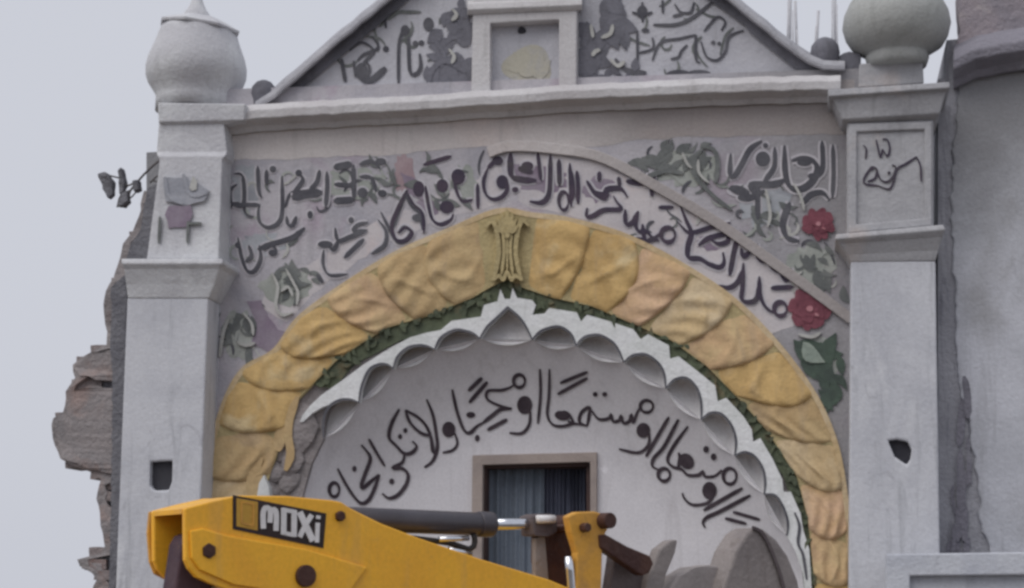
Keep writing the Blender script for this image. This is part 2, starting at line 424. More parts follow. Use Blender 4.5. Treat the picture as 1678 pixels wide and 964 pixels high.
# small knobs where the coping lands
for cx, cy, rr in ((432, 153, 21), (1352, 86, 24)):
    o = F.at((cx, cy), -.05); k = ppm(F, (cx, cy), -.05); bm = bmesh.new()
    pr = [(.0, -1.1), (.8, -1.1), (.86, -.6), (1, -.1), (.92, .45), (.6, .85), (.25, 1.02), (0, 1.05)]
    lathe(bm, o, [(r * rr / k, o.z + z * rr / k) for r, z in pr], 20)
    obj('knob', bm, M['coping'], ped, smooth=True)

bm = bmesh.new()
prism(bm, F, [(772, 160), (776, -60), (946, -60), (944, 158)], .05, .12, holes=[[(803, 148), (803, 38), (916, 32), (916, 145)]])
pb = obj('panel_block', bm, M['cornice'], ped, bevel=.008)
bm = bmesh.new(); prism(bm, F, [(797, 156), (797, 30), (920, 26), (920, 152)], -.035, .02)
obj('panel', bm, M['pediment'], pb)
bm = bmesh.new()
beam(bm, F, [(766, 6), (860, 2), (954, -2)], [(-6, -.04), (0, .08), (10, .09), (18, .06), (20, -.04)])
obj('lintel', bm, M['cornice'], pb, bevel=.006)
fp = lambda off: (lambda p, h: F.at(p, off + h))
bm = bmesh.new()
rn = random.Random(4)
for k in range(9):
    leaf(bm, fp(-.035), (864 + rn.uniform(-6, 6), 118), -math.pi / 2 + (k - 4) * .36, rn.uniform(32, 46), rn.uniform(7, 11), h=.003, back=.004)
blob(bm, fp(-.035), (866, 108), 40, 32, h=.0012, back=.004, wob=.12, n=30); leaf(bm, fp(-.035), (840, 132), .1, 54, 10, h=.004, back=.004); blob(bm, fp(-.035), (864, 112), 17, 15, h=.006, back=.004)
obj('painted_bouquet', bm, M['emblem'], pb)
bm = bmesh.new(); blob(bm, fp(-.035), (855, 50), 7, 6, h=.004, back=.004, wob=.1)
obj('nail_hole', bm, M['dark'], pb)

# ---- arch: mortar core, golden leaf blocks, keystone, garland, white scallops, shells
RIMX = [(478, 1000), (480, 930), (487, 870), (496, 810), (510, 760)]
ARC = [[(530, 719), (530, 690), (538, 668), (556, 656), (575, 655), (588, 660)],
       [(588, 660), (593, 632), (605, 606), (622, 597), (636, 598), (644, 604)],
       [(644, 604), (652, 584), (668, 570), (686, 566), (702, 568), (712, 573)],
       [(712, 573), (723, 553), (745, 541), (765, 543), (778, 548), (786, 555)],
       [(786, 555), (798, 536), (815, 520), (832, 504), (850, 519), (862, 536), (872, 557)],
       [(872, 557), (886, 543), (912, 535), (930, 542), (939, 553), (944, 567)],
       [(944, 567), (957, 553), (981, 549), (1003, 560), (1014, 575), (1022, 594)],
       [(1022, 594), (1036, 583), (1058, 581), (1078, 594), (1088, 612), (1091, 637)],
       [(1091, 637), (1106, 622), (1126, 620), (1142, 636), (1149, 660), (1149, 688)],
       [(1149, 688), (1164, 677), (1183, 679), (1199, 698), (1206, 722), (1204, 747)],
       [(1204, 747), (1220, 741), (1237, 748), (1250, 768), (1254, 790), (1252, 810)],
       [(1252, 810), (1270, 812), (1282, 828), (1290, 850), (1291, 866), (1289, 878)]]
ARC = [smooth_path(a, 4) if i != 4 else smooth_path(a[:4], 4)[:-1] + smooth_path(a[3:], 4) for i, a in enumerate(ARC)]
RIMR = [(1304, 905), (1318, 940), (1326, 1000)]
arcchain = RIMX + [p for a in ARC for p in a[:-1]] + [ARC[-1][-1]] + RIMR
cusps = [a[0] for a in ARC] + [ARC[-1][-1]]
RIM = RIMX + cusps + RIMR
bm = bmesh.new()
prism(bm, F, ext(OUT, GY) + list(reversed(ext(arcchain, GY))), -.03, .45)
arch = obj('arch', bm, M['core'], gate)

def resample(pairs, n):
    L = [0]
    for (a, b), (c, d) in zip(pairs, pairs[1:]):
        L.append(L[-1] + math.hypot((c[0] + d[0] - a[0] - b[0]) / 2, (c[1] + d[1] - a[1] - b[1]) / 2))
    def ev(s):
        s = max(0, min(.99999, s)) * L[-1]
        k = max(i for i in range(len(L) - 1) if L[i] <= s); t = (s - L[k]) / (L[k + 1] - L[k])
        (a, b), (c, d) = pairs[k], pairs[k + 1]
        return ((a[0] + (c[0] - a[0]) * t, a[1] + (c[1] - a[1]) * t), (b[0] + (d[0] - b[0]) * t, b[1] + (d[1] - b[1]) * t))
    return ev, L[-1]
pairs = list(zip(OUT, INN)); kc = 13
bm = bmesh.new(); prism(bm, F, ext([(o[0] * 1.0, o[1]) for o in OUT], GY) + list(reversed(ext(INN, GY))), .012, .04)
obj('gilded_ground', bm, M['oldgold'], arch)
lp = list(reversed(pairs[:kc + 1])); rp = pairs[kc:]
rg = random.Random(11)
for side, pp in ((0, lp), (1, rp)):
    ev, L = resample(pp, 0); nb = 11 if side == 0 else 12
    for b in range(nb):
        s0 = .045 + b * (1 - .045) / nb; s1 = .045 + (b + 1) * (1 - .045) / nb; ds = s1 - s0
        bm = bmesh.new(); nu, nv = 28, 36; G = []
        tw = rg.uniform(-.10, .10); hb = rg.uniform(.022, .036); cut = rg.uniform(.15, .34)
        for i in range(nu + 1):
            u = i / nu; row = []
            for j in range(nv + 1):
                v = j / nv; e = 2 * v - 1
                end = 1 + cut * (1 - e * e) - .12 + tw * e
                s = s0 - ds * .02 + ds * u * end
                o, n = ev(s)
                p = (o[0] + (n[0] - o[0]) * v, o[1] + (n[1] - o[1]) * v)
                ac = max(0, 1 - abs(e) ** 5) ** .7
                al = (.12 + .88 * min(1, u * 1.15) ** .75) * (1 if u < .88 else max(0, 1 - ((u - .88) / .12) ** 2) ** .5)
                h = hb * ac * al
                h += .009 * math.sin(e * 10 + 3.5 * math.sin(u * 2.8 + b * 1.7)) * ac * al * min(1, 3 * u) + .006 * noise.noise(Vector((p[0] * .03, p[1] * .03, b)))* ac
                h += .022 * math.exp(-((e - .42 * math.sin(u * 4.2 + b)) / .13) ** 2) * al * min(1, 2.2 * (1 - u))
                row.append(bm.verts.new(F.at(p, .008 + h + .004 * u)))
            G.append(row)
        for i in range(nu):
            for j in range(nv): bm.faces.new([G[i][j], G[i + 1][j], G[i + 1][j + 1], G[i][j + 1]])
        obj('carved_leaf', bm, M['gold'][rg.choice((0, 0, 0, 1, 2, 2, 3, 5))], arch, smooth=True)
# border bead along the outer edge of the golden band
bm = bmesh.new()
stroke(bm, fp(0), OUT[2:-1], 9, h=.012, taper=1, mod=0)
obj('edge_bead', bm, M['gold'][1], arch)
# keystone: a sheaf of upright leaves
bm = bmesh.new(); ks0 = fp(.035); ks = lambda p, h: ks0((831 + (p[0] - 831) * .72, p[1]), h)
prism(bm, F, [(810, 362), (820, 350), (831, 345), (842, 350), (853, 360), (850, 400), (856, 452), (845, 460), (831, 450), (817, 458), (806, 452), (812, 400)], .032, .05)
for a, w in (([(782, 372), (796, 362), (806, 376), (812, 410), (806, 440), (798, 460)], 11), ([(880, 370), (866, 361), (856, 376), (850, 410), (856, 440), (866, 460)], 11), ([(820, 378), (824, 410), (818, 450)], 8), ([(842, 378), (838, 410), (844, 450)], 8),
             ([(831, 384), (831, 446)], 5), ([(800, 460), (812, 452), (822, 458), (831, 446), (840, 458), (850, 452), (864, 460)], 8)):
    stroke(bm, ks, a, w, h=.026, taper=.45, mod=.2, back=.035)
for k in range(7): leaf(bm, ks, (831, 378), -math.pi / 2 + (k - 3) * .42, 36 - abs(k - 3) * 3, 6, h=.024 + .002 * k, back=.04, bend=.1 * (k - 3) / 3)
blob(bm, ks, (831, 384), 6, 7, h=.04, back=.04)
obj('keystone', bm, M['oldgold'], arch, bevel=.004)

# white scalloped plate: outer edge stepped by the garland
wo = [(491, 692), (496, 680), (508, 665), (526, 648), (560, 624), (598, 596), (640, 570), (672, 553), (700, 545), (722, 541), (740, 526), (788, 519), (793, 500), (815, 494), (820, 474), (827, 490), (836, 490),
      (840, 472), (847, 488), (872, 492), (878, 500), (872, 516), (892, 514), (900, 505), (945, 512), (952, 527), (962, 516), (1000, 527), (1038, 540), (1050, 556), (1062, 548), (1096, 566), (1098, 588), (1112, 584), (1150, 614),
      (1172, 632), (1176, 658), (1190, 652), (1218, 682), (1232, 704), (1234, 724), (1246, 718), (1266, 752), (1282, 786), (1284, 806), (1296, 806), (1312, 842), (1316, 868), (1326, 900), (1330, 964), (1334, 1120)]
wi = [p for a in ARC for p in a[:-1]] + [ARC[-1][-1]] + [(1304, 905), (1316, 940), (1322, 1000), (1326, 1120)]
bm = bmesh.new()
ti = [(497, 691), (512, 677), (527, 668), (540, 663)]
prism(bm, F, wo + list(reversed(ti + [p for p in wi[8:] if p[0] > 545])), .02, .075)
scal = obj('scalloped_edge', bm, M['white'], arch, bevel=.005)
bm = bmesh.new()
for a in ARC:
    q = [(p[0], p[1]) for p in a]
    stroke(bm, fp(.02), q, 4.5, h=.003, taper=.5, mod=.2, back=.006)
stroke(bm, fp(.02), [(1302, 840), (1310, 862), (1308, 890), (1316, 910), (1322, 950)], 6, h=.003, back=.006)
obj('dark_outline', bm, M['slateink'], scal)
# green garland under the gold
gi = [(b[0] * 1.02 - a[0] * .02, b[1] * 1.02 - a[1] * .02) for a, b in zip(OUT, INN)][6:]
gin = [(b[0] * 1.02 - a[0] * .02, b[1] * 1.02 - a[1] * .02) for a, b in zip(OUT, INN)][6:]
go = [(o[0] * .12 + n[0] * .88, o[1] * .12 + n[1] * .88) for o, n in zip(OUT, INN)][6:]
gl = [(n[0] + (n[0] - o[0]) * .30, n[1] + (n[1] - o[1]) * .30) for o, n in zip(OUT, INN)][6:]
bm = bmesh.new()
prism(bm, F, go + list(reversed(gl)), -.006, .03)
evg, LG = resample(list(zip(go, gl)), 0)
rl = random.Random(3)
for k in range(150):
    s = (k + rl.random()) / 150; o, n = evg(s); t = rl.uniform(.1, .6)
    p = (o[0] + (n[0] - o[0]) * t, o[1] + (n[1] - o[1]) * t)
    a = math.atan2(n[1] - o[1], n[0] - o[0]) + rl.uniform(-1.3, 1.3)
    leaf(bm, fp(.0), p, a, rl.uniform(10, 22), rl.uniform(2.5, 5), h=rl.uniform(.008, .019), back=.012)
obj('garland', bm, M['green'], arch)

# shells inside the scallops and the hollow of the tympanum
C0 = (870, 1000)
def rimdist(p):
    dx, dy = p[0] - C0[0], p[1] - C0[1]; best = None
    for a, b in zip(RIM, RIM[1:]):
        ex, ey = b[0] - a[0], b[1] - a[1]; det = dx * (-ey) + ex * dy
        if abs(det) < 1e-9: continue
        ax, ay = a[0] - C0[0], a[1] - C0[1]
        t = (ax * (-ey) + ex * ay) / det; w = (dx * ay - dy * ax) / det
        if t > 0 and -.001 <= w <= 1.001: best = t if best is None else min(best, t)
    return 1 / best if best else 0
U0, DT, DR = .6, -.40, -.065
def tdep(u):
    t = max(0, min(1, (u - U0) / (1 - U0))); return DT + (DR - DT) * t ** 2
def tsurf(p, h): return F.at(p, tdep(rimdist(p)) + h)
bm = bmesh.new(); NU = 16; rd = jag(RIM, 16, 0, 1, closed=False); G = []
for p in rd:
    G.append([bm.verts.new(F.at((C0[0] + (p[0] - C0[0]) * (U0 + (1 - U0) * i / NU), C0[1] + (p[1] - C0[1]) * (U0 + (1 - U0) * i / NU)), tdep(U0 + (1 - U0) * i / NU))) for i in range(NU + 1)])
for a, b in zip(G, G[1:]):
    for i in range(NU): bm.faces.new([a[i], a[i + 1], b[i + 1], b[i]])
flat = [[g_[0].co.copy() for g_ in G]]
WH = [(791, 762), (967, 757), (967, 1010), (789, 1010)]
lo = [F.at((C0[0] + (RIM[-1][0] - C0[0]) * U0, GY), DT), F.at((C0[0] + (RIM[0][0] - C0[0]) * U0, GY), DT)]
loops = [flat[0] + lo, [F.at(p, DT) for p in WH]]
allv = [bm.verts.new(v) for l in loops for v in l]
for t in tessellate_polygon(loops):
    try: bm.faces.new([allv[i] for i in t])
    except ValueError: pass
for (a, b) in (((RIM[0][0]), C0[0] + (RIM[0][0] - C0[0]) * U0), (RIM[-1][0], C0[0] + (RIM[-1][0] - C0[0]) * U0)):   # lower wall down to the ground
    q = [F.at((a, 1000), DR), F.at((b, 1000), DT), F.at((b, GY), DT), F.at((a, GY), DR)]
    bm.faces.new([bm.verts.new(v) for v in q])
bmesh.ops.remove_doubles(bm, verts=bm.verts, dist=.0005)
tymp = obj('tympanum', bm, M['tymp'], gate, smooth=True)
bm = bmesh.new(); NV = 14
for a in ARC:
    c0, c1 = a[0], a[-1]; n = len(a); G = []
    # follow the rim between the two cusps, sagging a little so the shell has a rounded lower lip
    for i, p in enumerate(a):
        t = i / (n - 1); q = (c0[0] + (c1[0] - c0[0]) * t, c0[1] + (c1[1] - c0[1]) * t); sg = .024 * math.sin(math.pi * t); q = (q[0] + (C0[0] - q[0]) * sg, q[1] + (C0[1] - q[1]) * sg)
        row = []
        for j in range(NV + 1):
            v = j / NV
            w = math.sin(math.pi * t) ** .6
            dep = -.05 + (DR + .05) * v - .085 * w * math.sin(math.pi * v ** .42) ** .8
            x = p[0] + (q[0] - p[0]) * v; y = p[1] + (q[1] - p[1]) * v
            row.append(bm.verts.new(F.at((x, y), dep)))
        row.append(bm.verts.new(F.at((x, y), tdep(rimdist((x, y))) - .02)))
        G.append(row)
    for r0, r1 in zip(G, G[1:]):
        for j in range(NV + 1): bm.faces.new([r0[j], r1[j], r1[j + 1], r0[j + 1]])
bmesh.ops.remove_doubles(bm, verts=bm.verts, dist=.0005)
obj('shell_niches', bm, M['shell'], tymp, smooth=True)

# broken left foot of the arch: lumps of bare mortar
rb = random.Random(21); bm = bmesh.new()
for k in range(12):
    x = rb.uniform(448, 500); y = rb.uniform(670, 815); x -= (y - 670) * .12
    c = F.at((x, y), -.02); r = rb.uniform(.05, .11)
    q = bmesh.ops.create_icosphere(bm, subdivisions=2, radius=r)['verts']
    sx, sz = rb.uniform(.7, 1.2), rb.uniform(.8, 1.7)
    for v in q:
        d = 1 + .6 * noise.noise(v.co * 11 + Vector((k, 0, 0)))
        v.co = Vector((v.co.x * sx * d, v.co.y * .28 * d, v.co.z * sz * d)) + c
obj('exposed_mortar', bm, M['core'], arch)
bm = bmesh.new()
prism(bm, F, [(418, 830), (424, 792), (432, 778), (441, 800), (444, 830)], .05, .08)
obj('plaster_fragment', bm, M['white'], arch, bevel=.006)
bm = bmesh.new()
prism(bm, F, jag([(405, 755), (418, 745), (432, 752), (428, 790), (420, 830), (404, 830)], 10, 2, 5), .035, .09)
obj('bracket_chunk', bm, M['gold'][5], arch, bevel=.006)  # chunk of the bracket in umber gilding
for q in arch.children:
    if q.name.startswith('bracket_chunk'): q.name = 'broken_bracket'

bm = bmesh.new()
stroke(bm, fp(.0), [(488, 650), (476, 680), (472, 712), (476, 744), (468, 772)], 15, h=.022, back=.06, taper=.4, mod=.2)
stroke(bm, fp(.0), [(464, 664), (462, 700), (454, 740)], 20, h=.018, back=.06, taper=.5, mod=.2)
obj('torn_strip', bm, M['gold'][5], arch, bevel=.004)
# window in the tympanum
win_b = bmesh.new()
prism(win_b, F, [(774, 746), (978, 741), (978, 1026), (771, 1026)], DT + .035, .06, holes=[[(791, 762), (967, 757), (967, 1010), (789, 1010)]])
win = obj('window', win_b, M['frame'], tymp, bevel=.005)
bm = bmesh.new()
prism(bm, F, [(784, 754), (972, 750), (972, 1018), (782, 1018)], DT - .03, .22, holes=[[(797, 768), (961, 764), (961, 1004), (795, 1004)]])
obj('reveal', bm, M['reveal'], win)
bm = bmesh.new()
prism(bm, F, [(770, 740), (990, 735), (990, 1040), (765, 1040)], DT - .52, .05)
obj('dark_interior', bm, M['dark'], win)
def curtain(x0, x1, off, m, seed):
    bm = bmesh.new(); n = 70; rr = random.Random(seed); ph = 0; top = []; bot = []
    for i in range(n + 1):
        x = x0 + (x1 - x0) * i / n; ph += rr.uniform(.5, 1.0)
        o = off + .012 * math.sin(ph * .8) + .012 * math.sin(ph * .23)
        top.append(bm.verts.new(F.at((x, 758), o))); bot.append(bm.verts.new(F.at((x - 1.5, 1015), o)))
    for i in range(n): bm.faces.new([top[i], top[i + 1], bot[i + 1], bot[i]])
    obj('curtain', bm, m, win, smooth=True)
curtain(800, 892, DT - .16, M['curtain'], 1); curtain(890, 936, DT - .22, M['curtaindark'], 2); curtain(932, 975, DT - .24, M['curtaindark'], 3)

# raised moulding running down to the right over the lettered band, and its weaker twin on the left
bm = bmesh.new()
stroke(bm, fp(0), [(800, 250), (835, 240), (900, 243), (985, 258), (1080, 308), (1180, 368), (1270, 432), (1340, 482), (1396, 524)], 17, h=.03, taper=1, mod=0, back=.035)
obj('moulding', bm, M['frieze'], spandrel, bevel=.006)

# ---- lettering. Every stroke is given in the coordinates of an enlarged view (ox, oy, scale)
def wr(parent, name, surf, frame, strokes, blobs, m, w, h=.006, back=.012, halo=0, **kw):
    if halo:      # the pale ground painted round each letter
        wr(parent, 'pale_ground', surf, frame, [(st[0], st[1] * 1.25 + halo) if isinstance(st, tuple) else (st, w * 1.25 + halo) for st in strokes],
           [(b[0], b[1], b[2] + halo * .5, (b[3] if len(b) > 3 else b[2]) + halo * .5) for b in blobs], M['halo'], w, h=.0028, back=.006, taper=.7, mod=.2)
        w *= 1.38; strokes = [(st[0], st[1] * 1.25) if isinstance(st, tuple) else st for st in strokes]
    ox, oy, s = frame; bm = bmesh.new(); T = lambda p: (ox + p[0] / s, oy + p[1] / s)
    for st in strokes:
        ww = w
        if isinstance(st, tuple): st, ww = st
        stroke(bm, surf, [T(p) for p in st], ww / s, h=h, back=back, **kw)
    for b in blobs:
        c = T(b[:2]); rx = b[2] / s; ry = (b[3] if len(b) > 3 else b[2]) / s; ro = b[4] if len(b) > 4 else 0
        blob(bm, surf, c, rx, ry, ro, h=h, back=back)
    return obj(name, bm, m, parent)
def ring(cx, cy, rx, ry=None, a0=0.3):
    ry = ry or rx
    return [(cx + rx * math.cos(a0 + k * math.pi / 5), cy + ry * math.sin(a0 + k * math.pi / 5)) for k in range(11)]

ZB = (500, 580, 4.017); ZC = (800, 580, 3.0125); ZD = (1000, 620, 3.856)
wr(tymp, 'inscription', tsurf, ZB, [
    ring(193, 895, 33, 46), [(215, 755), (270, 860), (330, 950), (375, 985), (420, 960), (460, 880), (488, 795)],
    [(488, 795), (435, 838), (380, 885), (372, 860), (400, 780), (430, 690), (405, 640), (370, 600)],
    [(420, 560), (470, 650), (525, 740)],
    [(620, 365), (570, 460), (553, 550), (600, 605), (650, 655), (700, 652), (735, 610), (705, 575)],
    [(655, 660), (640, 715), (578, 752), (640, 755), (677, 795), (665, 860), (610, 930), (550, 950), (508, 918)],
    [(660, 370), (690, 450), (760, 520), (830, 540)], [(660, 370), (745, 420), (800, 480), (830, 560), (848, 660)],
    ([(800, 300), (840, 400), (862, 520), (870, 620), (840, 705), (785, 748)], 27), [(828, 540), (835, 600), (840, 650)],
    ([(985, 520), (1002, 590), (970, 635), (905, 650)], 20),
    ([(968, 235), (1000, 380), (1045, 500), (1085, 520), (1130, 478), (1170, 455)], 27),
    [(1170, 455), (1240, 400), (1290, 365), (1360, 362)], ([(1362, 360), (1290, 345), (1200, 300), (1205, 245), (1290, 240), (1350, 222), (1378, 200)], 23),
    ring(1410, 180, 38, 42), [(1075, 245), (1165, 158)], [(1080, 322), (1200, 185)], [(1200, 502), (1330, 432)]],
   [(945, 498, 44, 52), (325, 757, 15, 20), (570, 840, 17, 20), (625, 545, 14, 17), (660, 505, 14, 17), (1090, 402, 30, 20), (1133, 555, 16, 22)], M['ink'], 28)
wr(tymp, 'inscription', tsurf, ZC, [
    ([(208, 280), (202, 350), (165, 392), (105, 390)], 17), ([(255, 75), (258, 200), (245, 345)], 17),
    ([(302, 75), (300, 200), (292, 300), (320, 350), (370, 357), (420, 345), (460, 350), (490, 355)], 17), [(355, 145), (490, 90)], [(342, 200), (490, 120)],
    [(392, 330), (420, 345), (400, 300), (370, 282)],
    [(488, 357), (450, 335), (462, 288), (500, 265), (497, 310), (488, 357)], [(500, 265), (545, 322), (598, 318), (606, 300), (618, 335), (648, 328), (656, 306), (668, 343), (698, 332), (706, 300), (716, 340), (735, 290), (752, 262)],
    ring(782, 260, 32, 30), ([(795, 390), (790, 450), (740, 488), (645, 470)], 17)],
   [(180, 253, 38, 46), (365, 305, 38, 24, .2), (528, 200, 12), (575, 200, 12), (765, 378, 34, 38)], M['ink'], 19)
wr(tymp, 'inscription', tsurf, ZD, [
    ([(370, 245), (225, 495)], 25), ([(430, 260), (340, 430), (275, 505), (265, 555), (300, 575)], 25), ring(340, 610, 38, 40),
    ([(490, 305), (400, 430), (362, 515), (395, 560), (450, 575), (490, 612), (560, 612), (585, 590), (600, 622), (660, 618), (705, 580)], 25), [(430, 560), (440, 500), (430, 470)],
    ring(755, 620, 42, 50), ([(655, 745), (610, 790), (520, 800), (470, 762), (455, 725)], 22),
    [(835, 695), (590, 835)], [(885, 740), (700, 838), (610, 880), (585, 915), (600, 945)], [(775, 845), (945, 895)], [(725, 885), (860, 920)]],
   [(482, 525, 44, 54, -.6), (605, 450, 18, 22), (652, 497, 18, 22), (626, 710, 46, 56)], M['ink'], 27)

SP = fp(0)
bm = bmesh.new()
prism(bm, F, jag([(842, 252), (900, 254), (985, 268), (1080, 318), (1180, 378), (1270, 442), (1335, 488), (1300, 535), (1262, 548), (1195, 484), (1108, 424), (1018, 380), (930, 352), (872, 342), (850, 330)], 14, 2.5, 2), .001, .004)
obj('pale_band', bm, M['pinkground'], spandrel)
bm = bmesh.new()
prism(bm, F, jag([(470, 528), (536, 462), (636, 396), (735, 356), (800, 340), (826, 330), (818, 262), (770, 300), (690, 335), (600, 372), (520, 425), (440, 470), (425, 505)], 14, 3.5, 3), .001, .004)
obj('pale_band', bm, M['pinkground'], spandrel)
wsh = random.Random(17)
for (cx, cy, rx, ry), m in (((888, 296, 46, 22), 'violet'), ((662, 285, 18, 34), 'rosewash'), ((700, 340, 26, 16), 'violet'), ((760, 300, 24, 30), 'greenwash'), ((470, 470, 44, 34), 'greenwash'), ((388, 548, 26, 44), 'greenwash'),
                            ((1130, 275, 60, 30), 'greenwash'), ((1250, 330, 46, 44), 'bluewash'), ((1330, 440, 40, 44), 'greenwash'), ((1170, 398, 30, 14), 'violet'), ((400, 310, 24, 46), 'bluewash'), ((580, 300, 50, 26), 'greenwash'), ((1345, 590, 34, 44), 'greenwash'), ((430, 400, 40, 20), 'bluewash'), ((980, 310, 30, 22), 'violet')):
    ps = []
    for k in range(26):
        a = k * 2 * math.pi / 26; q = wsh.uniform(.72, 1.12); ps.append((cx + rx * q * math.cos(a), cy + ry * q * math.sin(a)))
    bm = bmesh.new(); STK[0] += 1; poly(bm, SP, ps, .0014 + (STK[0] % 12) * .0001, .004); obj('colour_wash', bm, M[m], spandrel)
Z2 = (340, 230, 4.017); Z3 = (640, 210, 4.017); Z4 = (920, 220, 4.017); Z5 = (1080, 300, 4.017); Z6 = (1250, 200, 3.3832)
RH = dict(h=.0085, back=.012, taper=.35, mod=.5, halo=22)
wr(spandrel, 'inscription', SP, Z5, [
    ring(800, 830, 42, 46), [(660, 615), (663, 720), (690, 800), (735, 845), (770, 850)], [(555, 525), (550, 680), (545, 765), (595, 785), (645, 755), (662, 620)], [(735, 692), (885, 685)],
    [(648, 400), (655, 500), (715, 520), (745, 560), (795, 590), (830, 640), (868, 600), (868, 560)], [(540, 430), (555, 485), (600, 450)],
    ([(515, 360), (490, 470), (465, 610)], 32), [(550, 570), (520, 650), (460, 690), (365, 675)],
    ([(140, 150), (180, 250), (212, 330), (190, 420), (195, 490), (270, 500), (330, 535), (400, 555), (428, 520), (420, 455)], 34),
    ([(118, 250), (180, 318), (230, 325), (330, 295), (470, 262)], 26), [(260, 410), (330, 362), (440, 340), (450, 385), (390, 400), (330, 365)],
    ring(60, 342, 46, 48), ([(-5, 160), (95, 160)], 24), [(330, 530), (400, 560)], [(-110, 270), (-90, 380), (-40, 370), (0, 380)]],
   [], M['violetink'], 27, **RH)
wr(spandrel, 'inscription', SP, Z4, [
    [(505, 505), (488, 590), (510, 640), (560, 640), (605, 685), (645, 655)], [(420, 495), (425, 590), (470, 580), (503, 510)], ([(470, 695), (555, 702)], 38),
    [(170, 485), (165, 540), (205, 540), (280, 500), (390, 492), (360, 440), (340, 405)], ([(175, 330), (220, 390), (285, 420), (300, 365), (390, 360), (435, 415)], 34),
    [(250, 245), (248, 310)], [(375, 280), (385, 345)], ([(425, 308), (535, 330)], 34), [(590, 330), (597, 410)], [(100, 240), (110, 350), (105, 450)], [(60, 230), (75, 340), (70, 440)]],
   [(590, 290, 32, 36)], M['violetink'], 26, **RH)
wr(spandrel, 'inscription', SP, Z3, [
    [(105, 410), (45, 540), (8, 640), (30, 725), (75, 745), (125, 720), (140, 680), (95, 655), (55, 690)], [(100, 410), (150, 500), (208, 560), (220, 690)],
    ([(230, 380), (248, 500), (275, 600), (330, 635), (395, 605), (412, 565)], 26), [(215, 242), (400, 185)], [(420, 280), (430, 400), (472, 480), (540, 470)],
    [(572, 365), (575, 530)], ([(640, 265), (612, 350), (625, 430), (670, 468), (730, 455), (770, 400), (765, 330)], 24), [(640, 262), (700, 205)],
    ([(790, 165), (795, 310), (870, 340), (960, 345)], 40), ([(840, 262), (935, 290)], 40), ([(968, 160), (990, 345)], 26), ([(1052, 175), (1050, 330), (1040, 440), (995, 490), (915, 482)], 30),
    ([(1108, 205), (1112, 380)], 32), ring(1140, 480, 32, 60), [(1180, 230), (1185, 400), (1190, 520)], [(1232, 290), (1235, 500)], ([(1290, 345), (1350, 425), (1440, 440)], 34)],
   [(185, 400, 38, 52), (370, 520, 48, 42), (735, 355, 40, 46), (705, 215, 36, 30), (820, 405, 22, 18), (340, 380, 40, 44), (445, 320, 46, 52), (900, 250, 40, 30)], M['violetink'], 22, **RH)
wr(spandrel, 'inscription', SP, Z2, [
    [(180, 220), (232, 240), (236, 420), (160, 412), (150, 330), (195, 290)], ([(330, 170), (338, 330), (358, 380)], 26), [(388, 195), (388, 290)], [(236, 425), (340, 425)],
    ([(490, 235), (492, 460), (465, 545), (400, 575), (345, 540), (334, 470), (345, 420)], 26), [(590, 210), (628, 255), (598, 310), (560, 350)], [(738, 195), (720, 275), (670, 330)],
    ([(555, 380), (640, 355), (755, 345)], 52), [(520, 500), (530, 555), (560, 560), (585, 500)], ([(785, 205), (788, 300), (778, 440)], 28), ([(830, 180), (950, 155)], 40), ([(835, 290), (955, 300)], 30),
    ([(830, 400), (965, 392)], 42), ([(960, 160), (965, 390)], 30), [(1000, 160), (1080, 140), (1140, 190)], [(1000, 240), (1080, 250), (1110, 340)], ([(640, 575), (560, 640), (400, 690), (330, 720)], 30)],
   [(675, 490, 18, 26), (430, 190, 22, 22), (600, 215, 22), (1020, 345, 34, 34), (1140, 140, 36, 24)], M['slateink'], 24, **RH)
wr(spandrel, 'inscription', SP, Z2, [
    ([(1055, 540), (985, 560), (960, 600), (1050, 590)], 22), [(1050, 590), (940, 635), (860, 660), (840, 575)], ([(860, 660), (830, 720), (790, 690)], 26), ([(765, 720), (762, 820), (805, 888), (920, 882)], 22), [(1030, 650), (900, 775)],
    ([(1120, 520), (1175, 600), (1165, 690), (1080, 748)], 26), ([(1140, 470), (1200, 590), (1245, 665), (1305, 660), (1342, 605), (1295, 570), (1255, 610)], 28), ([(1315, 325), (1270, 430), (1220, 580)], 24),
    [(1300, 340), (1340, 430), (1400, 490), (1415, 590)], ([(720, 880), (760, 940)], 40)],
   [(945, 525, 18, 20), (775, 685, 50, 24), (1150, 350, 30, 24), (1385, 510, 40, 26)], M['slateink'], 24, **RH)
wr(spandrel, 'inscription', SP, Z2, [[(200, 640), (225, 770), (262, 860), (310, 860), (350, 780), (340, 690)], [(270, 690), (290, 760), (250, 800)], [(360, 720), (420, 690), (460, 730)]], [(200, 690, 20), (430, 740, 30, 22)], M['slateink'], 24, **RH)
# the corner verse on the right, grey green ornaments around it
wr(spandrel, 'inscription', SP, Z6, [
    ([(328, 105), (332, 250), (300, 310)], 27), ([(388, 125), (392, 280), (386, 420)], 24), ([(120, 130), (125, 280), (152, 360), (212, 372), (270, 335), (302, 272), (285, 222), (225, 200), (160, 215)], 34),
    ([(66, 140), (62, 250), (5, 330)], 24), ([(125, 320), (60, 345), (-60, 350), (-40, 400), (10, 380)], 34), [(215, 460), (265, 405), (330, 392), (368, 430)], ([(150, 445), (112, 560), (135, 640), (200, 660)], 34), [(-30, 330), (-28, 540)],
    ([(-178, 175), (-182, 290), (-158, 300), (-120, 240), (-70, 150), (-5, 105)], 26), [(300, 300), (250, 300)]],
   [(0, 205, 40, 42), (15, 130, 14), (230, 225, 40, 20), (-130, 380, 60, 26, .3), (-90, 420, 50, 22)], M['slateink'], 26, **RH)
bm = bmesh.new(); ro_ = random.Random(5)
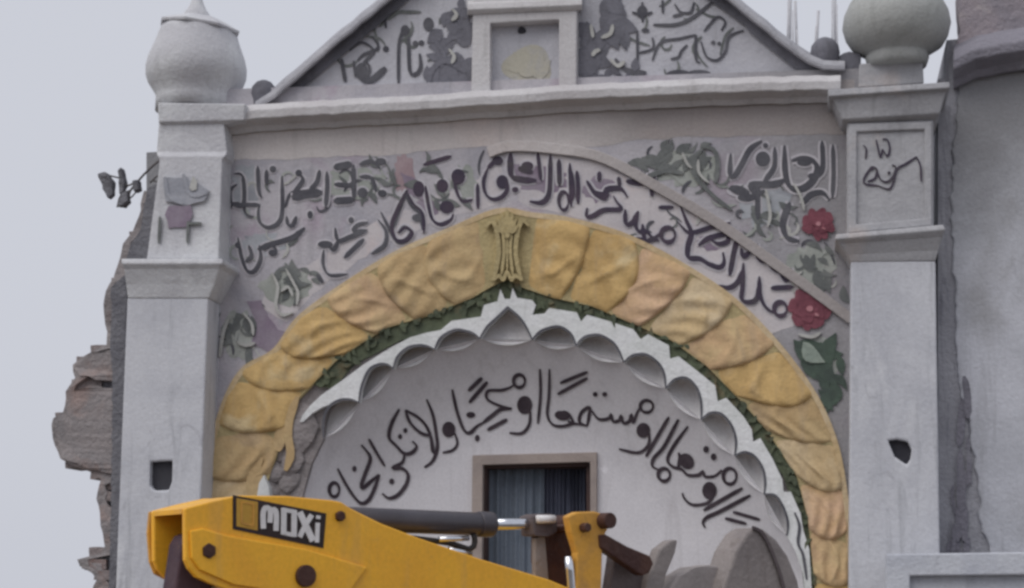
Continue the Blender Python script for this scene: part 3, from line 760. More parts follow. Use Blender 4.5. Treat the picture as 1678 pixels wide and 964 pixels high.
def cluster(bm, n, x0, x1, y0, y1, l0, l1, mi=0, ang=None, h=.0055):
    for _ in range(n):
        a = ro_.uniform(0, 6.28) if ang is None else ang + ro_.uniform(-.6, .6)
        ln = ro_.uniform(l0, l1)
        leaf(bm, SP, (ro_.uniform(x0, x1), ro_.uniform(y0, y1)), a, ln, ln * ro_.uniform(.14, .26), h=h + ro_.uniform(0, .002), back=.012, mi=mi, bend=ro_.uniform(-.25, .25))
cluster(bm, 16, 1075, 1150, 248, 285, 22, 40, ang=-.9)
cluster(bm, 10, 1010, 1070, 250, 268, 24, 40, ang=.1)
for a in ([(1128, 262), (1140, 290), (1168, 320), (1200, 345)], [(1150, 245), (1138, 260), (1142, 290), (1160, 312), (1176, 326)], [(1150, 240), (1170, 246), (1176, 270), (1172, 300)], [(1060, 290), (1090, 280), (1120, 284)]):
    stroke(bm, SP, a, 9, h=.014, back=.02, taper=.4)
cluster(bm, 12, 1300, 1385, 395, 470, 22, 44, ang=1.0)
cluster(bm, 8, 1210, 1290, 330, 372, 22, 34, ang=.5)
cluster(bm, 10, 555, 650, 268, 320, 14, 30)
cluster(bm, 12, 690, 780, 268, 335, 16, 34)
cluster(bm, 14, 452, 516, 425, 490, 16, 34)
cluster(bm, 12, 360, 425, 508, 590, 18, 36, ang=1.5)
obj('painted_foliage', bm, M['greyink'], spandrel)
bm = bmesh.new()
for a in ([(445, 446), (455, 470), (452, 500), (462, 516), (480, 512)], [(468, 440), (480, 462), (488, 480), (486, 500)], [(460, 478), (472, 470), (480, 486)], [(375, 520), (366, 545), (360, 585)], [(398, 512), (412, 530), (415, 550)], [(388, 560), (402, 566), (418, 562)],
          [(1144, 262), (1146, 284), (1162, 300)], [(1118, 250), (1126, 268), (1134, 276)], [(1300, 300), (1312, 322), (1318, 345)], [(1308, 548), (1330, 552), (1345, 545)], [(1255, 310), (1262, 350), (1258, 372)]):
    bm = bmesh.new(); stroke(bm, SP, a, 6, h=.024, back=.03, taper=.3); obj('pale_highlight', bm, M['pale'], spandrel)
bm = bmesh.new()
prism(bm, F, jag([(404, 494), (428, 492), (440, 520), (455, 540), (480, 545), (492, 522), (470, 575), (440, 578), (412, 562), (420, 530)], 9, 1.5, 3), .006, .01); obj('violet_patch', bm, M['violet'], spandrel); bm = bmesh.new()
prism(bm, F, jag([(838, 268), (880, 272), (888, 300), (848, 296)], 9, 1.5, 3), .005, .01); obj('violet_patch', bm, M['violet'], spandrel); bm = bmesh.new()
prism(bm, F, jag([(655, 282), (685, 296), (700, 330), (670, 318)], 9, 1.5, 3), .0055, .01)
obj('violet_patch', bm, M['violet'], spandrel)
bm = bmesh.new()
leaf(bm, SP, (1305, 560), .25, 80, 20, h=.008); leaf(bm, SP, (1318, 556), .95, 92, 18, h=.01); leaf(bm, SP, (1345, 560), 1.2, 80, 16, h=.012); leaf(bm, SP, (1370, 545), 1.7, 90, 15, h=.01)
leaf(bm, SP, (1300, 556), .6, 70, 12, h=.013)
cluster(bm, 12, 1325, 1388, 550, 640, 22, 46, ang=1.2, h=.008)
obj('painted_leaves', bm, M['leafgreen'], spandrel)
bm = bmesh.new(); leaf(bm, SP, (1316, 560), .75, 50, 13, h=.02); obj('leaf_heart', bm, mat('pale_leaf_green', (.33, .38, .33), (.26, .31, .27), 6), spandrel)
def rose(cx, cy, r, seed):
    rr = random.Random(seed); bm = bmesh.new()
    blob(bm, SP, (cx, cy), r * .8, r * .75, h=.012, mi=0, wob=.06)
    for ri, n, q in ((1.0, 8, .46), (.62, 6, .36), (.3, 4, .24)):
        for k in range(n):
            a = k * 2 * math.pi / n + rr.uniform(-.2, .2) + ri
            blob(bm, SP, (cx + r * ri * .68 * math.cos(a), cy + r * ri * .62 * math.sin(a)), r * q, r * q * .8, a, h=.012 + (1 - ri) * .010 + rr.uniform(0, .003), back=.02, n=14, wob=.14, mi=0)
    blob(bm, SP, (cx, cy), r * .17, r * .15, h=.024, back=.02, mi=1)
    blob(bm, SP, (cx + r * .35, cy + r * .3), r * .13, r * .07, .5, h=.024, back=.02, mi=1)
    obj('rose', bm, [M['rose'], M['rosepale']], spandrel)
vt = random.Random(23)
def vine(x, y, a, n, st, w, m):
    ps = [(x, y)]; k = vt.uniform(-.5, .5)
    for i in range(n):
        a += k + vt.uniform(-.25, .25); k *= 1.22; x += st * math.cos(a); y += st * math.sin(a); ps.append((x, y))
    bm = bmesh.new(); stroke(bm, SP, ps, w, h=.0042, back=.008, taper=.35, mod=.4); obj('painted_vine', bm, m, spandrel)
for x0, x1, y0, y1, n in ((372, 470, 290, 430, 14), (520, 790, 280, 335, 20), (1050, 1180, 268, 305, 12), (1180, 1300, 300, 400, 14), (1300, 1380, 390, 480, 12), (360, 430, 500, 590, 10), (1000, 1180, 350, 420, 6)):
    for _ in range(n): vine(vt.uniform(x0, x1), vt.uniform(y0, y1), vt.uniform(0, 6.3), 5, vt.uniform(5, 9), vt.uniform(3.5, 6), M[vt.choice(('greyink', 'greyink', 'slateink', 'pale', 'greenwash'))])
rose(1341, 367, 25, 2); rose(1327, 506, 33, 6)

# pediment lettering and plant paintings
PP = fp(-.05)
ZP = (840, 0, 3.0125); ZQ = (400, 0, 3.0125)
wr(ped, 'inscription', PP, ZP, [
    [(640, 10), (642, 110)], [(740, 0), (742, 65)], ([(695, 122), (800, 122), (880, 92), (960, 32), (1000, -5)], 18), [(615, 150), (617, 305)], [(690, 185), (692, 240), (625, 262)],
    [(690, 300), (730, 212), (830, 190), (905, 172)], [(780, 292), (820, 282), (832, 255), (862, 222)], ([(905, 172), (905, 290), (925, 310)], 18), [(930, 205), (958, 280), (1010, 297), (1050, 255), (1070, 182), (1140, 150)],
    [(945, 155), (1010, 85), (1050, 110), (1030, 150)], [(800, 20), (830, 60), (880, 60), (895, 10)], ([(505, 290), (560, 345), (660, 362)], 30), [(590, 60), (640, 75), (690, 60)], [(790, 80), (840, 70)]],
   [(655, 150, 20, 10), (820, 365, 60, 20), (920, 365, 60, 20), (640, 60, 26, 34), (990, 210, 10), (1020, 215, 10)], M['slateink'], 15, h=.006)
wr(ped, 'inscription', PP, ZQ, [
    ([(795, 130), (765, 220), (762, 420)], 19), ([(812, 180), (818, 350), (850, 365), (872, 330), (866, 265)], 22), [(630, 180), (662, 235), (590, 270), (560, 300)], ([(480, 290), (500, 405)], 24), ([(560, 375), (620, 400), (700, 335)], 34),
    [(520, 250), (580, 210), (640, 250), (600, 300), (560, 350)], [(600, 300), (620, 340), (600, 400)], [(540, 300), (550, 380)], [(660, 110), (690, 80), (700, 140)]],
   [(700, 242, 15), (845, 215, 14), (875, 212, 14), (795, 150, 22, 26), (910, 120, 26, 34), (580, 350, 30, 40)], M['slateink'], 16, h=.006)
gt = random.Random(31)
def tendril(x, y, a, n, st, w):
    ps = [(x, y)]; k = gt.uniform(-.5, .5)
    for i in range(n):
        a += k + gt.uniform(-.25, .25); k *= 1.25; x += st * math.cos(a); y += st * math.sin(a); ps.append((x, y))
    bm = bmesh.new(); stroke(bm, PP, ps, w, h=.004, back=.008, taper=.35, mod=.4); obj('painted_tendril', bm, M['greyink'], ped)
for x, y in ((600, 60), (630, 40), (655, 70), (690, 20), (700, 100), (585, 100), (640, 10), (720, 40), (675, 45), (620, 85)): tendril(x, y, gt.uniform(0, 6.3), 5, gt.uniform(7, 12), gt.uniform(4, 7))
for x, y in ((1050, 20), (1080, 10), (1120, 30), (1065, 75), (1110, 100), (1150, 60), (1180, 90), (1040, 120), (1140, 15), (1090, 60), (1030, 60), (1160, 110)): tendril(x, y, gt.uniform(0, 6.3), 5, gt.uniform(7, 11), gt.uniform(4, 6.5))
bm = bmesh.new()
def pcl(n, x0, x1, y0, y1, l0, l1, ang=None):
    for _ in range(n):
        a = ro_.uniform(0, 6.28) if ang is None else ang + ro_.uniform(-.7, .7); ln = ro_.uniform(l0, l1)
        leaf(bm, PP, (ro_.uniform(x0, x1), ro_.uniform(y0, y1)), a, ln, ln * ro_.uniform(.2, .34), h=.005 + ro_.uniform(0, .006), back=.012, bend=ro_.uniform(-.3, .3))
pcl(22, 722, 764, 20, 150, 22, 44); pcl(10, 705, 760, 128, 148, 20, 40, -1.2); pcl(8, 735, 765, -20, 40, 20, 40)
obj('painted_plant', bm, M['coping'], ped); bm = bmesh.new()
pcl(22, 950, 985, 60, 138, 20, 40); pcl(16, 985, 1020, -20, 60, 24, 44, 1.2); pcl(8, 1000, 1050, 105, 132, 16, 30)
for cx, cy, rx, ry in ((966, 100, 16, 30), (1002, 20, 20, 26)): blob(bm, PP, (cx, cy), rx, ry, h=.006, back=.012, wob=.1)
obj('painted_plant', bm, M['coping'], ped); bm = bmesh.new()
for cx, cy, rx, ry in ((748, 118, 22, 30), (760, 50, 13, 30)): blob(bm, PP, (cx, cy), rx, ry, h=.006, back=.012, wob=.1)
stroke(bm, PP, [(700, 145), (708, 115), (730, 100), (764, 120)], 9, h=.012, back=.015); stroke(bm, PP, [(712, 66), (728, 90), (722, 110)], 9, h=.012, back=.015)
obj('painted_plant', bm, M['coping'], ped)
bm = bmesh.new()
for a in ([(968, 40), (972, 62)], [(985, 62), (1000, 55), (1004, 40)], [(970, 92), (976, 84), (984, 82)], [(1000, 96), (1012, 108), (1024, 100)], [(735, 80), (744, 92), (740, 104)], [(740, 14), (748, 24), (740, 34)]):
    bm = bmesh.new(); stroke(bm, PP, a, 7, h=.022, back=.02, taper=.3); obj('pale_highlight', bm, M['pale'], ped)

# ---- the two pillars
def lathe_px(name, parent, m, axis_x, y0, off, prof, n=44, wob=.03, seed=0, sharp=False, **kw):
    c = F.at((axis_x, y0), off); k = ppm(F, (axis_x, y0), off); bm = bmesh.new()
    lathe(bm, c, [(r / k, c.z + (y0 - y) / k) for r, y in prof], n, wob, seed)
    return obj(name, bm, m, parent, smooth=not sharp, **kw)

HOLE_SHADE = []
def pillar_shaft(x0t, x1t, yt, x0b, x1b, yb, off, hole, back, parent):
    bm = bmesh.new()
    sl = lambda xt, xb, y: xt + (xb - xt) * (y - yt) / (yb - yt)
    outer = [(x0t, yt), (x1t, yt), (sl(x1t, x1b, GY), GY), (sl(x0t, x0b, GY), GY)]
    L = [F.at(p, off) for p in outer]; H = [F.at(p, off) for p in hole]
    vb = [bm.verts.new(v) for v in L + H]
    for t in tessellate_polygon([L, H]): bm.faces.new([vb[i] for i in t])
    bkv = [bm.verts.new(v - F.n * (off + back)) for v in L]
    for i in range(4):
        j = (i + 1) % 4; bm.faces.new([vb[i], vb[j], bkv[j], bkv[i]])
    bm.faces.new(bkv)
    hb = [bm.verts.new(v - F.n * .18) for v in H]; nh = len(H)
    for i in range(nh):
        j = (i + 1) % nh; bm.faces.new([vb[4 + i], vb[4 + j], hb[j], hb[i]])
    bm.faces.new(hb)
    b2 = bmesh.new(); hc = sum((Vector((p[0], p[1], 0)) for p in hole), Vector()) / nh
    prism(b2, F, [(hc.x + (p[0] - hc.x) * 1.1, hc.y + (p[1] - hc.y) * 1.1) for p in hole], off - .05, .1); pass
    HOLE_SHADE.append(b2)  # dark plate set in the hole, painting in the shade of its depth
    return bm

LB = .30
# left pillar
pl_ = obj('pillar', pillar_shaft(208, 341, 488, 190, 324, 940, .24, [(246, 757), (282, 755), (281, 790), (276, 803), (252, 804), (245, 796)], LB, gate), M['pillar'], gate, bevel=.012,
          label='left pillar with a cracked pot-shaped dome and a square hole in its shaft')
obj('hole', HOLE_SHADE.pop(), M['dark'], pl_)  # dark plate standing for the shade inside the hole
bm = bmesh.new(); loft(bm, F, [(198, 364, 424, .33), (199, 365, 432, .34), (203, 360, 441, .31), (206, 352, 466, .27), (209, 342, 489, .245)], LB)
obj('capital', bm, M['dome'], pl_, bevel=.008)
bm = bmesh.new(); loft(bm, F, [(260, 366, 200, .16), (256, 372, 250, .16), (258, 368, 256, .19), (262, 364, 262, .19), (240, 358, 425, .22)], LB)
lb = obj('inscribed_block', bm, M['dome'], pl_, bevel=.008)
bm = bmesh.new(); loft(bm, F, [(258, 402, (168, 170), .2), (259, 400, (200, 196), .19), (264, 372, (205, 203), .16)], LB)
obj('dome_base', bm, M['dome'], pl_, bevel=.01)
lathe_px('dome', pl_, M['dome'], 322, 110, -.08, [(63, 186), (63, 168), (64, 160), (70, 150), (78, 138), (82, 126), (82, 112), (78, 96), (72, 80), (67, 66), (64, 56), (60, 46)], seed=2, wob=.02)
c = F.at((328, 47), -.08); k = ppm(F, (328, 47), -.08); bm = bmesh.new()
lathe(bm, c, [(40 / k, c.z - 2 / k), (68 / k, c.z - 3 / k), (69 / k, c.z + 2 / k), (60 / k, c.z + 6 / k), (34 / k, c.z + 17 / k), (0, c.z + 20 / k)], 8, .05, 3)
tl = Matrix.Rotation(R(9), 4, Vector((.45, 1, 0)))
for v in bm.verts: v.co = c + (tl @ (v.co - c).to_4d()).to_3d()
obj('dome_lid', bm, M['dome'], pl_, bevel=.005)
lathe_px('finial', pl_, M['dome'], 322, 30, -.08, [(27, 36), (24, 28), (17, 18), (11, 6), (7, -6), (4, -30), (0, -44)], n=18, wob=.02)
# painted pot of flowers on its block
LS = fp(.206)
bm = bmesh.new()
poly(bm, LS, jag([(268, 292), (306, 290), (342, 312), (334, 330), (300, 337), (272, 330)], 9, 2, 6), .02, .03)
for a in ([(270, 290), (276, 320), (300, 334)], [(300, 285), (312, 318), (338, 316)]): stroke(bm, LS, a, 8, h=.024, back=.03)
obj('painted_pot', bm, mat('faded_pot_paint', (.32, .33, .37), (.40, .41, .45), 6, bump=.2), lb)
bm = bmesh.new(); poly(bm, LS, [(310, 308), (316, 288), (323, 298), (322, 311), (314, 313)], .03, .03); obj('pale_highlight', bm, M['pale'], lb)
bm = bmesh.new(); poly(bm, LS, jag([(276, 338), (312, 336), (316, 350), (306, 372), (276, 374), (270, 352)], 9, 2, 6), .018, .03); obj('violet_patch', bm, M['violet'], lb)
bm = bmesh.new()
for a in ([(262, 355), (260, 398)],): stroke(bm, LS, a, 5, h=.026, back=.03)
obj('inscription', bm, M['greyink'], lb); bm = bmesh.new()
for a in ([(308, 362), (307, 398)], [(308, 366), (330, 366)]): stroke(bm, LS, a, 5, h=.026, back=.03)
obj('inscription', bm, M['greyink'], lb)

# right pillar
pr_ = obj('pillar', pillar_shaft(1394, 1533, 428, 1391, 1541, 960, .26, [(1455, 722), (1470, 720), (1488, 724), (1494, 738), (1492, 752), (1486, 762), (1466, 748)], LB, gate), M['pillar'], gate, bevel=.012,
          label='right pillar with a mossy round dome and a chipped hole in its shaft')
obj('hole', HOLE_SHADE.pop(), M['dark'], pr_)  # same here: the hole's inner shade as a dark plate
bm = bmesh.new(); loft(bm, F, [(1370, 1546, (384, 368), .35), (1368, 1549, (392, 376), .36), (1376, 1545, (400, 388), .32), (1388, 1538, (418, 410), .28), (1394, 1533, (430, 428), .262)], LB)
obj('capital', bm, M['capital'], pr_, bevel=.008)
bm = bmesh.new(); loft(bm, F, [(1388, 1530, (200, 196), .24), (1388, 1530, (386, 372), .24)], LB)
rbk = obj('inscribed_block', bm, M['capital'], pr_, bevel=.01)
bm = bmesh.new(); prism(bm, F, [(1391, 203), (1527, 199), (1527, 370), (1391, 382)], .262, .03, holes=[[(1404, 216), (1515, 212), (1515, 358), (1404, 368)]])
obj('panel_frame', bm, M['capital'], rbk, bevel=.008)
bm = bmesh.new(); loft(bm, F, [(1356, 1556, (147, 134), .35), (1358, 1557, (158, 144), .36), (1366, 1550, (163, 150), .32), (1374, 1544, (182, 172), .30), (1380, 1540, (196, 186), .29), (1388, 1532, (202, 196), .242)], LB)
obj('cap', bm, M['capital'], pr_, bevel=.008)
bm = bmesh.new(); loft(bm, F, [(1408, 1512, (104, 100), .02), (1406, 1514, (144, 136), .02)], LB - .1)
obj('dome_base', bm, M['capital'], pr_, bevel=.01)
lathe_px('dome', pr_, M['mossdome'], 1469, 60, -.05, [(46, 112), (49, 104), (51, 97), (49, 90), (60, 86), (74, 77), (83, 62), (87, 44), (84, 24), (75, 4), (58, -18), (36, -38), (16, -58), (7, -72), (5, -100), (0, -112)], seed=6, wob=.02)
bm = bmesh.new(); prism(bm, F, jag([(1374, 92), (1392, 84), (1410, 88), (1416, 136), (1374, 136)], 8, 2, 4), -.04, .2)
obj('dark_lump', bm, M['coping'], pr_, bevel=.02)  # dark lump added for the dark mass left of the dome base
wr(rbk, 'inscription', fp(.24), Z6, [
    [(556, 128), (574, 150), (570, 205)], [(628, 98), (640, 150), (652, 196), (664, 150)], [(664, 150), (690, 190), (704, 150), (690, 98), (664, 96)], [(604, 246), (560, 318), (572, 345), (640, 352)], [(604, 246), (632, 262), (622, 312), (580, 330)],
    [(632, 262), (652, 318), (690, 332), (724, 300), (738, 250), (716, 238)], [(640, 352), (700, 372), (726, 330), (745, 262), (800, 228), (852, 192)], [(852, 192), (874, 246), (878, 330)], [(503, 232), (507, 330)]], [(700, 282, 9), (604, 258, 12, 10)], M['violetink'], 14, h=.007, mod=.5)

# ---------------------------------------------------------------- broken brickwork behind the left pillar
SIL = [(308, 237), (345, 232), (362, 228), (376, 221), (400, 205), (424, 198), (450, 190), (472, 178), (510, 171), (555, 176), (574, 177), (577, 146), (602, 117), (618, 128), (640, 110), (672, 110), (690, 85), (722, 89), (755, 102),
       (772, 146), (781, 168), (815, 160), (838, 167), (905, 173), (917, 129), (934, 133), (942, 165), (968, 152), (1060, 166), (1200, 150), (GY, 120)]
def sil(y):
    for (y0, x0), (y1, x1) in zip(SIL, SIL[1:]):
        if y0 <= y <= y1: return x0 + (x1 - x0) * (y - y0) / (y1 - y0)
    return 200
bw = thing('broken_wall', 'jagged broken brick wall sticking out behind the left pillar', 'wall', (F.at((190, GY), -.2).x, .2, 0))
bm = bmesh.new(); q = []
y = 310
while y < 1300: q.append((sil(y) + 4, y)); y += 9
prism(bm, F, jag([(262, 300)] + q + [(sil(1300) + 5, GY), (300, GY)], 12, 2.5, 4), -.05, .22)
obj('mortar_core', bm, M['mortar'], bw)
bm = bmesh.new(); rr = random.Random(8); y = 306.0; row = 0
while y < 1300:
    h = 18.5; xl = min(sil(y + 3), sil(y + h * .5), sil(y + h - 3)); x = xl + rr.uniform(2, 6); end = 222
    while x < end:
        L = rr.choice((26, 52, 52, 40)) * rr.uniform(.9, 1.05)
        o = rr.uniform(-.045, .02); a = rr.uniform(-1.6, 1.6)
        p = [(x + 1, y + a), (min(end, x + L) - 1.5, y - a * .5 + rr.uniform(-1, 1)), (min(end, x + L) - 1.5, y + h - 2.5), (x + 1 + rr.uniform(-2, 2), y + h - 2.5 + a)]
        if end - x > 6: prism(bm, F, jag(p, 8, 1.3, int(x * 7 + y)), -.03 + o, .24 + rr.uniform(-.03, .02))
        x += L
    y += h; row += 1
obj('brickwork', bm, M['brick'], bw)
bm = bmesh.new()      # slabs of plaster and mortar still clinging to it
for ps, o in (([(120, 602), (146, 580), (178, 574), (205, 580), (205, 622), (170, 624), (132, 616)], .0), ([(112, 642), (150, 632), (204, 640), (206, 760), (180, 776), (146, 770), (104, 752), (92, 722), (88, 692), (110, 676)], .015),
              ([(172, 512), (180, 474), (206, 460), (208, 580), (178, 572)], -.01), ([(132, 918), (168, 916), (170, 936), (138, 934)], -.02)):
    prism(bm, F, jag(ps, 10, 2.4, int(ps[0][0])), o, .3)
rr2 = random.Random(9); lft = []; rgt = []
yy = 312
while yy < 1150:
    lft.append((sil(yy) - 2 + rr2.uniform(-1.5, 1), yy)); rgt.append((max(sil(yy) + 6, sil(yy) + rr2.uniform(6, 30)), yy)); yy += 11
prism(bm, F, lft + list(reversed(rgt)), -.012, .3)
for v in bm.verts: v.co += Vector((0, .04 * noise.noise(v.co * 5), 0))
obj('plaster_slab', bm, mat('clinging_mortar', (.33, .30, .30), (.26, .245, .25), 3, bump=.8, c3=(.36, .28, .26), spots=.3, spot_c=(.2, .195, .205)), bw, bevel=.028)
bm = bmesh.new()      # jagged edge, then the flank by the pillar, its shade put into the dark colour
prism(bm, F, jag([(240, 310), (262, 300), (266, 430), (205, 426), (214, 400), (230, 376), (234, 350)], 9, 1.5, 2), .03, .3)
prism(bm, F, jag([(182, 470), (207, 448), (204, 700), (190, 950), (188, 1100), (176, 1100), (182, 780), (184, 640), (180, 560)], 12, 1.5, 3), .03, .3)
obj('shade_toned_flank', bm, M['mortar'], bw, bevel=.008)

# rods with clods of mortar hanging in the air from the broken corner
bar = thing('bent_reinforcing_bar', 'bent bars with clods of mortar hanging out left of the pillar top', 'rebar', tuple(F.at((258, 268), -.1)))
at = lambda x, y, o=-.1: F.at((x, y), o)
bm = bmesh.new()
for ps, r in (([(268, 258), (255, 268), (236, 286), (224, 300), (214, 312), (208, 330)], .008), ([(262, 300), (250, 296), (246, 300), (256, 290), (264, 286)], .006), ([(224, 298), (205, 305), (196, 290), (197, 276)], .007), ([(214, 312), (198, 320), (192, 340)], .006),
              ([(228, 296), (222, 316), (212, 326)], .006), ([(196, 292), (180, 288), (166, 284)], .006), ([(205, 312), (206, 338), (193, 338)], .005)):
    tube(bm, [at(*p) for p in smooth_path(ps, 6)], r, 6)
obj('rods', bm, M['rust'], bar, smooth=True)
for ps in ([(160, 285), (174, 282), (184, 296), (184, 318), (177, 326), (168, 310)], [(193, 280), (199, 274), (203, 296), (202, 314), (194, 318)], [(216, 296), (226, 294), (228, 310), (218, 314)], [(198, 316), (208, 312), (210, 330), (200, 338), (192, 336)]):
    bm = bmesh.new(); prism(bm, F, jag(ps, 6, 1.5, int(ps[0][0])), -.07, .07)
    for v in bm.verts: v.co += Vector((0, .03 * noise.noise(v.co * 9), 0))
    obj('mortar_clod', bm, M['mortar'], bar, bevel=.01)

# ---------------------------------------------------------------- starter bars on the roof behind the pediment
for i, (x, y0, y1, ln, lab) in enumerate(((1293, 100, -30, 3, 'grey reinforcing bar behind the pediment, leftmost of the row'), (1306, 104, 2, -3, 'short grey reinforcing bar, second from left in the row behind the pediment'),
                                   (1337, 110, 18, 4, 'shortest grey reinforcing bar, next to last in the row behind the pediment'), (1368, 110, -40, 0, 'tall grey reinforcing bar beside the mossy dome'))):
    bm = bmesh.new(); o = -1.6
    b0 = F.at((x, y0 + 40), o); tube(bm, [b0, F.at((x + ln * .4, (y0 + y1) / 2), o), F.at((x + ln, y1), o)], .011, 7)
    for k in range(2): tube(bm, [F.at((x - 5 + k * 10, y0 + 40), o + .1), F.at((x + ln - 4 + k * 7, y1 + 25 + k * 22), o + .1)], .006, 6)
    e = thing('reinforcing_bar', lab, 'rebar', tuple(b0), 'reinforcing bars on the roof behind the pediment')
    obj('rods', bm, M['palebar'], e, smooth=True)
bm = bmesh.new()
prism(bm, F, [(240, 250), (1400, 180), (1400, GY), (240, GY)], -1.3, .5)
hall = tag(obj('hall_block', bm, M['damp']), 'low grey hall behind the gateway wall', 'building')

# ---------------------------------------------------------------- neighbouring house on the right
nb = thing('neighbouring_house', 'blotchy grey plastered house wall at the right edge under a projecting ledge', 'house', (F.at((1700, GY), 0).x, .2, 0))
bm = bmesh.new(); prism(bm, F, [(1537, 130), (1549, 128), (1551, 66), (1572, 64), (2600, 40), (2600, GY), (1537, GY)], -.12, 2.5)
obj('wall', bm, M['rough'], nb)
bm = bmesh.new()
edge = [(1574, 120), (1562, 240), (1558, 330), (1562, 420), (1566, 520), (1570, 600), (1574, 650), (1590, 690), (1594, 740), (1600, 775), (1608, 820), (1604, 850), (1616, 880), (1622, 905), (1632, 960), (1640, GY)]
prism(bm, F, jag(edge, 9, 3.2, 6, closed=False) + [(2600, GY), (2600, 80)], -.095, .03)
obj('plaster_coat', bm, M['neighbour'], nb, bevel=.012)
bm = bmesh.new()
beam(bm, F, jag([(1562, 84), (1600, 66), (1680, 52), (1900, 30), (2600, -40)], 20, 1.5, 3, closed=False), [(-14, -.2), (0, .08), (14, .13), (30, .12), (48, .0), (62, -.04), (66, -.2)])
obj('ledge', bm, M['ledge'], nb, bevel=.01)
bm = bmesh.new(); prism(bm, F, jag([(1570, 90), (1572, 40), (1570, -110), (1900, -130), (1900, 60)], 12, 2.5, 8), -.075, .18)
obj('brick_parapet', bm, M['redbrick'], nb)
bm = bmesh.new(); rr = random.Random(2)     # trowelled smears on the bare strip
for k in range(16):
    x = rr.uniform(1556, 1590); y = rr.uniform(560, 900); a = [(x, y), (x + rr.uniform(-6, 6), y + rr.uniform(20, 50)), (x + rr.uniform(-8, 8), y + rr.uniform(55, 100))]
    stroke(bm, fp(-.12), a, rr.uniform(6, 15), h=.01 + rr.uniform(0, .02), back=.03, taper=.3)
obj('mortar_smear', bm, M['ledge'], nb)

# boundary wall with a sunk panel, bottom right
bo = thing('boundary_wall', 'low pale plaster wall with a sunk panel in front of the house at lower right', 'wall', (F.at((1600, GY), .6).x, -.6, 0))
bm = bmesh.new(); prism(bm, F, [(1452, 908), (2400, 895), (2400, GY), (1452, GY)], .55, .12, holes=[[(1491, 944), (1491, 1300), (2300, 1300), (2300, 936)]])
obj('panel_frame', bm, M['boundary'], bo, bevel=.01)
bm = bmesh.new(); prism(bm, F, [(1470, 925), (2350, 915), (2350, GY), (1470, GY)], .49, .12)
obj('sunk_panel', bm, M['boundary'], bo)

# ---------------------------------------------------------------- the excavator arm in front
th = R(45)
D = Pl(F.at((300, 900), 5.0), (math.sin(th), -math.cos(th), 0))
WD = .31                                          # width of the dipper
dq = lambda p, o=0: D.at(p, 0) + D.n * o          # traced on the near plate, then moved across the arm
gx = D.at((250, 900), 0)
ex = thing('excavator', 'yellow excavator arm with bucket, hydraulic ram and sticker, raised in front of the arch', 'excavator', (gx.x - .9, gx.y - .3, 0))
TOP = [(303, 833), (345, 822), (390, 812), (470, 813), (545, 820), (560, 823), (575, 833), (625, 858), (690, 883), (790, 917), (900, 950), (960, 975), (1060, 1015), (1090, 1050)]
BOT = [(1075, 1085), (1000, 1100), (700, 1060), (520, 1022), (372, 967), (345, 957), (322, 946), (310, 932), (304, 918)]
bm = bmesh.new()
prism(bm, D, TOP + BOT, 0, .03, ortho=True)
dip = obj('dipper', bm, M['yellow'], ex, bevel=.006)
bm = bmesh.new(); prism(bm, D, TOP + BOT, -WD + .03, .03, ortho=True)
obj('far_plate', bm, M['yellow'], dip, bevel=.006)
bm = bmesh.new()
def sheet(bm, line, o0, o1, t):
    """Plate across the arm, following a line traced on its near side, t pixels thick downwards."""
    r = [[bm.verts.new(dq(p, o0)), bm.verts.new(dq(p, o1)), bm.verts.new(dq((p[0], p[1] + t), o1)), bm.verts.new(dq((p[0], p[1] + t), o0))] for p in line]
    for a, b in zip(r, r[1:]):
        for i in range(4): bm.faces.new([a[i], a[(i + 1) % 4], b[(i + 1) % 4], b[i]])
    bm.faces.new(r[0]); bm.faces.new(r[-1])
sheet(bm, [(x, y + 1) for x, y in TOP[:-1]], -.029, -WD + .029, 8)
sheet(bm, [(372, 955), (520, 1010), (700, 1048), (1000, 1088)], -.029, -WD + .029, 8)
obj('cross_plate', bm, M['yellow'], dip)
bm = bmesh.new()                                   # stiffening plates welded round the pins
prism(bm, D, [(310, 870), (330, 866), (372, 878), (500, 900), (600, 930), (560, 985), (380, 958), (325, 934), (312, 915)], .012, .014, ortho=True)
obj('fishplate', bm, M['yellow'], dip, bevel=.006)
def boss(name, c, r, o0, o1, m, parent, hexa=False, hole=True):
    bm = bmesh.new(); a = dq(c, o0); b = dq(c, o1); k = ppm(D, c)
    tube(bm, [a, b], r / k, 6 if hexa else 20)
    return obj(name, bm, m, parent, smooth=False, bevel=.004)
boss('pivot_pin', (340, 903), 13, .02, -WD - .02, M['brown'], dip, True)
boss('pivot_pin', (497, 944), 18, .03, -WD - .02, M['brown'], dip)
boss('ram_pin', (556, 846), 9, .02, -WD - .02, M['brown'], dip, True)
bm = bmesh.new()                                   # clevis liner: far cheek reaching back past the pivot
prism(bm, D, [(303, 834), (300, 870), (304, 920), (312, 940), (345, 957), (330, 900), (330, 850), (345, 826)], -WD - .005, .02, ortho=True)
obj('clevis_cheek', bm, M['ochre'], dip, bevel=.004)

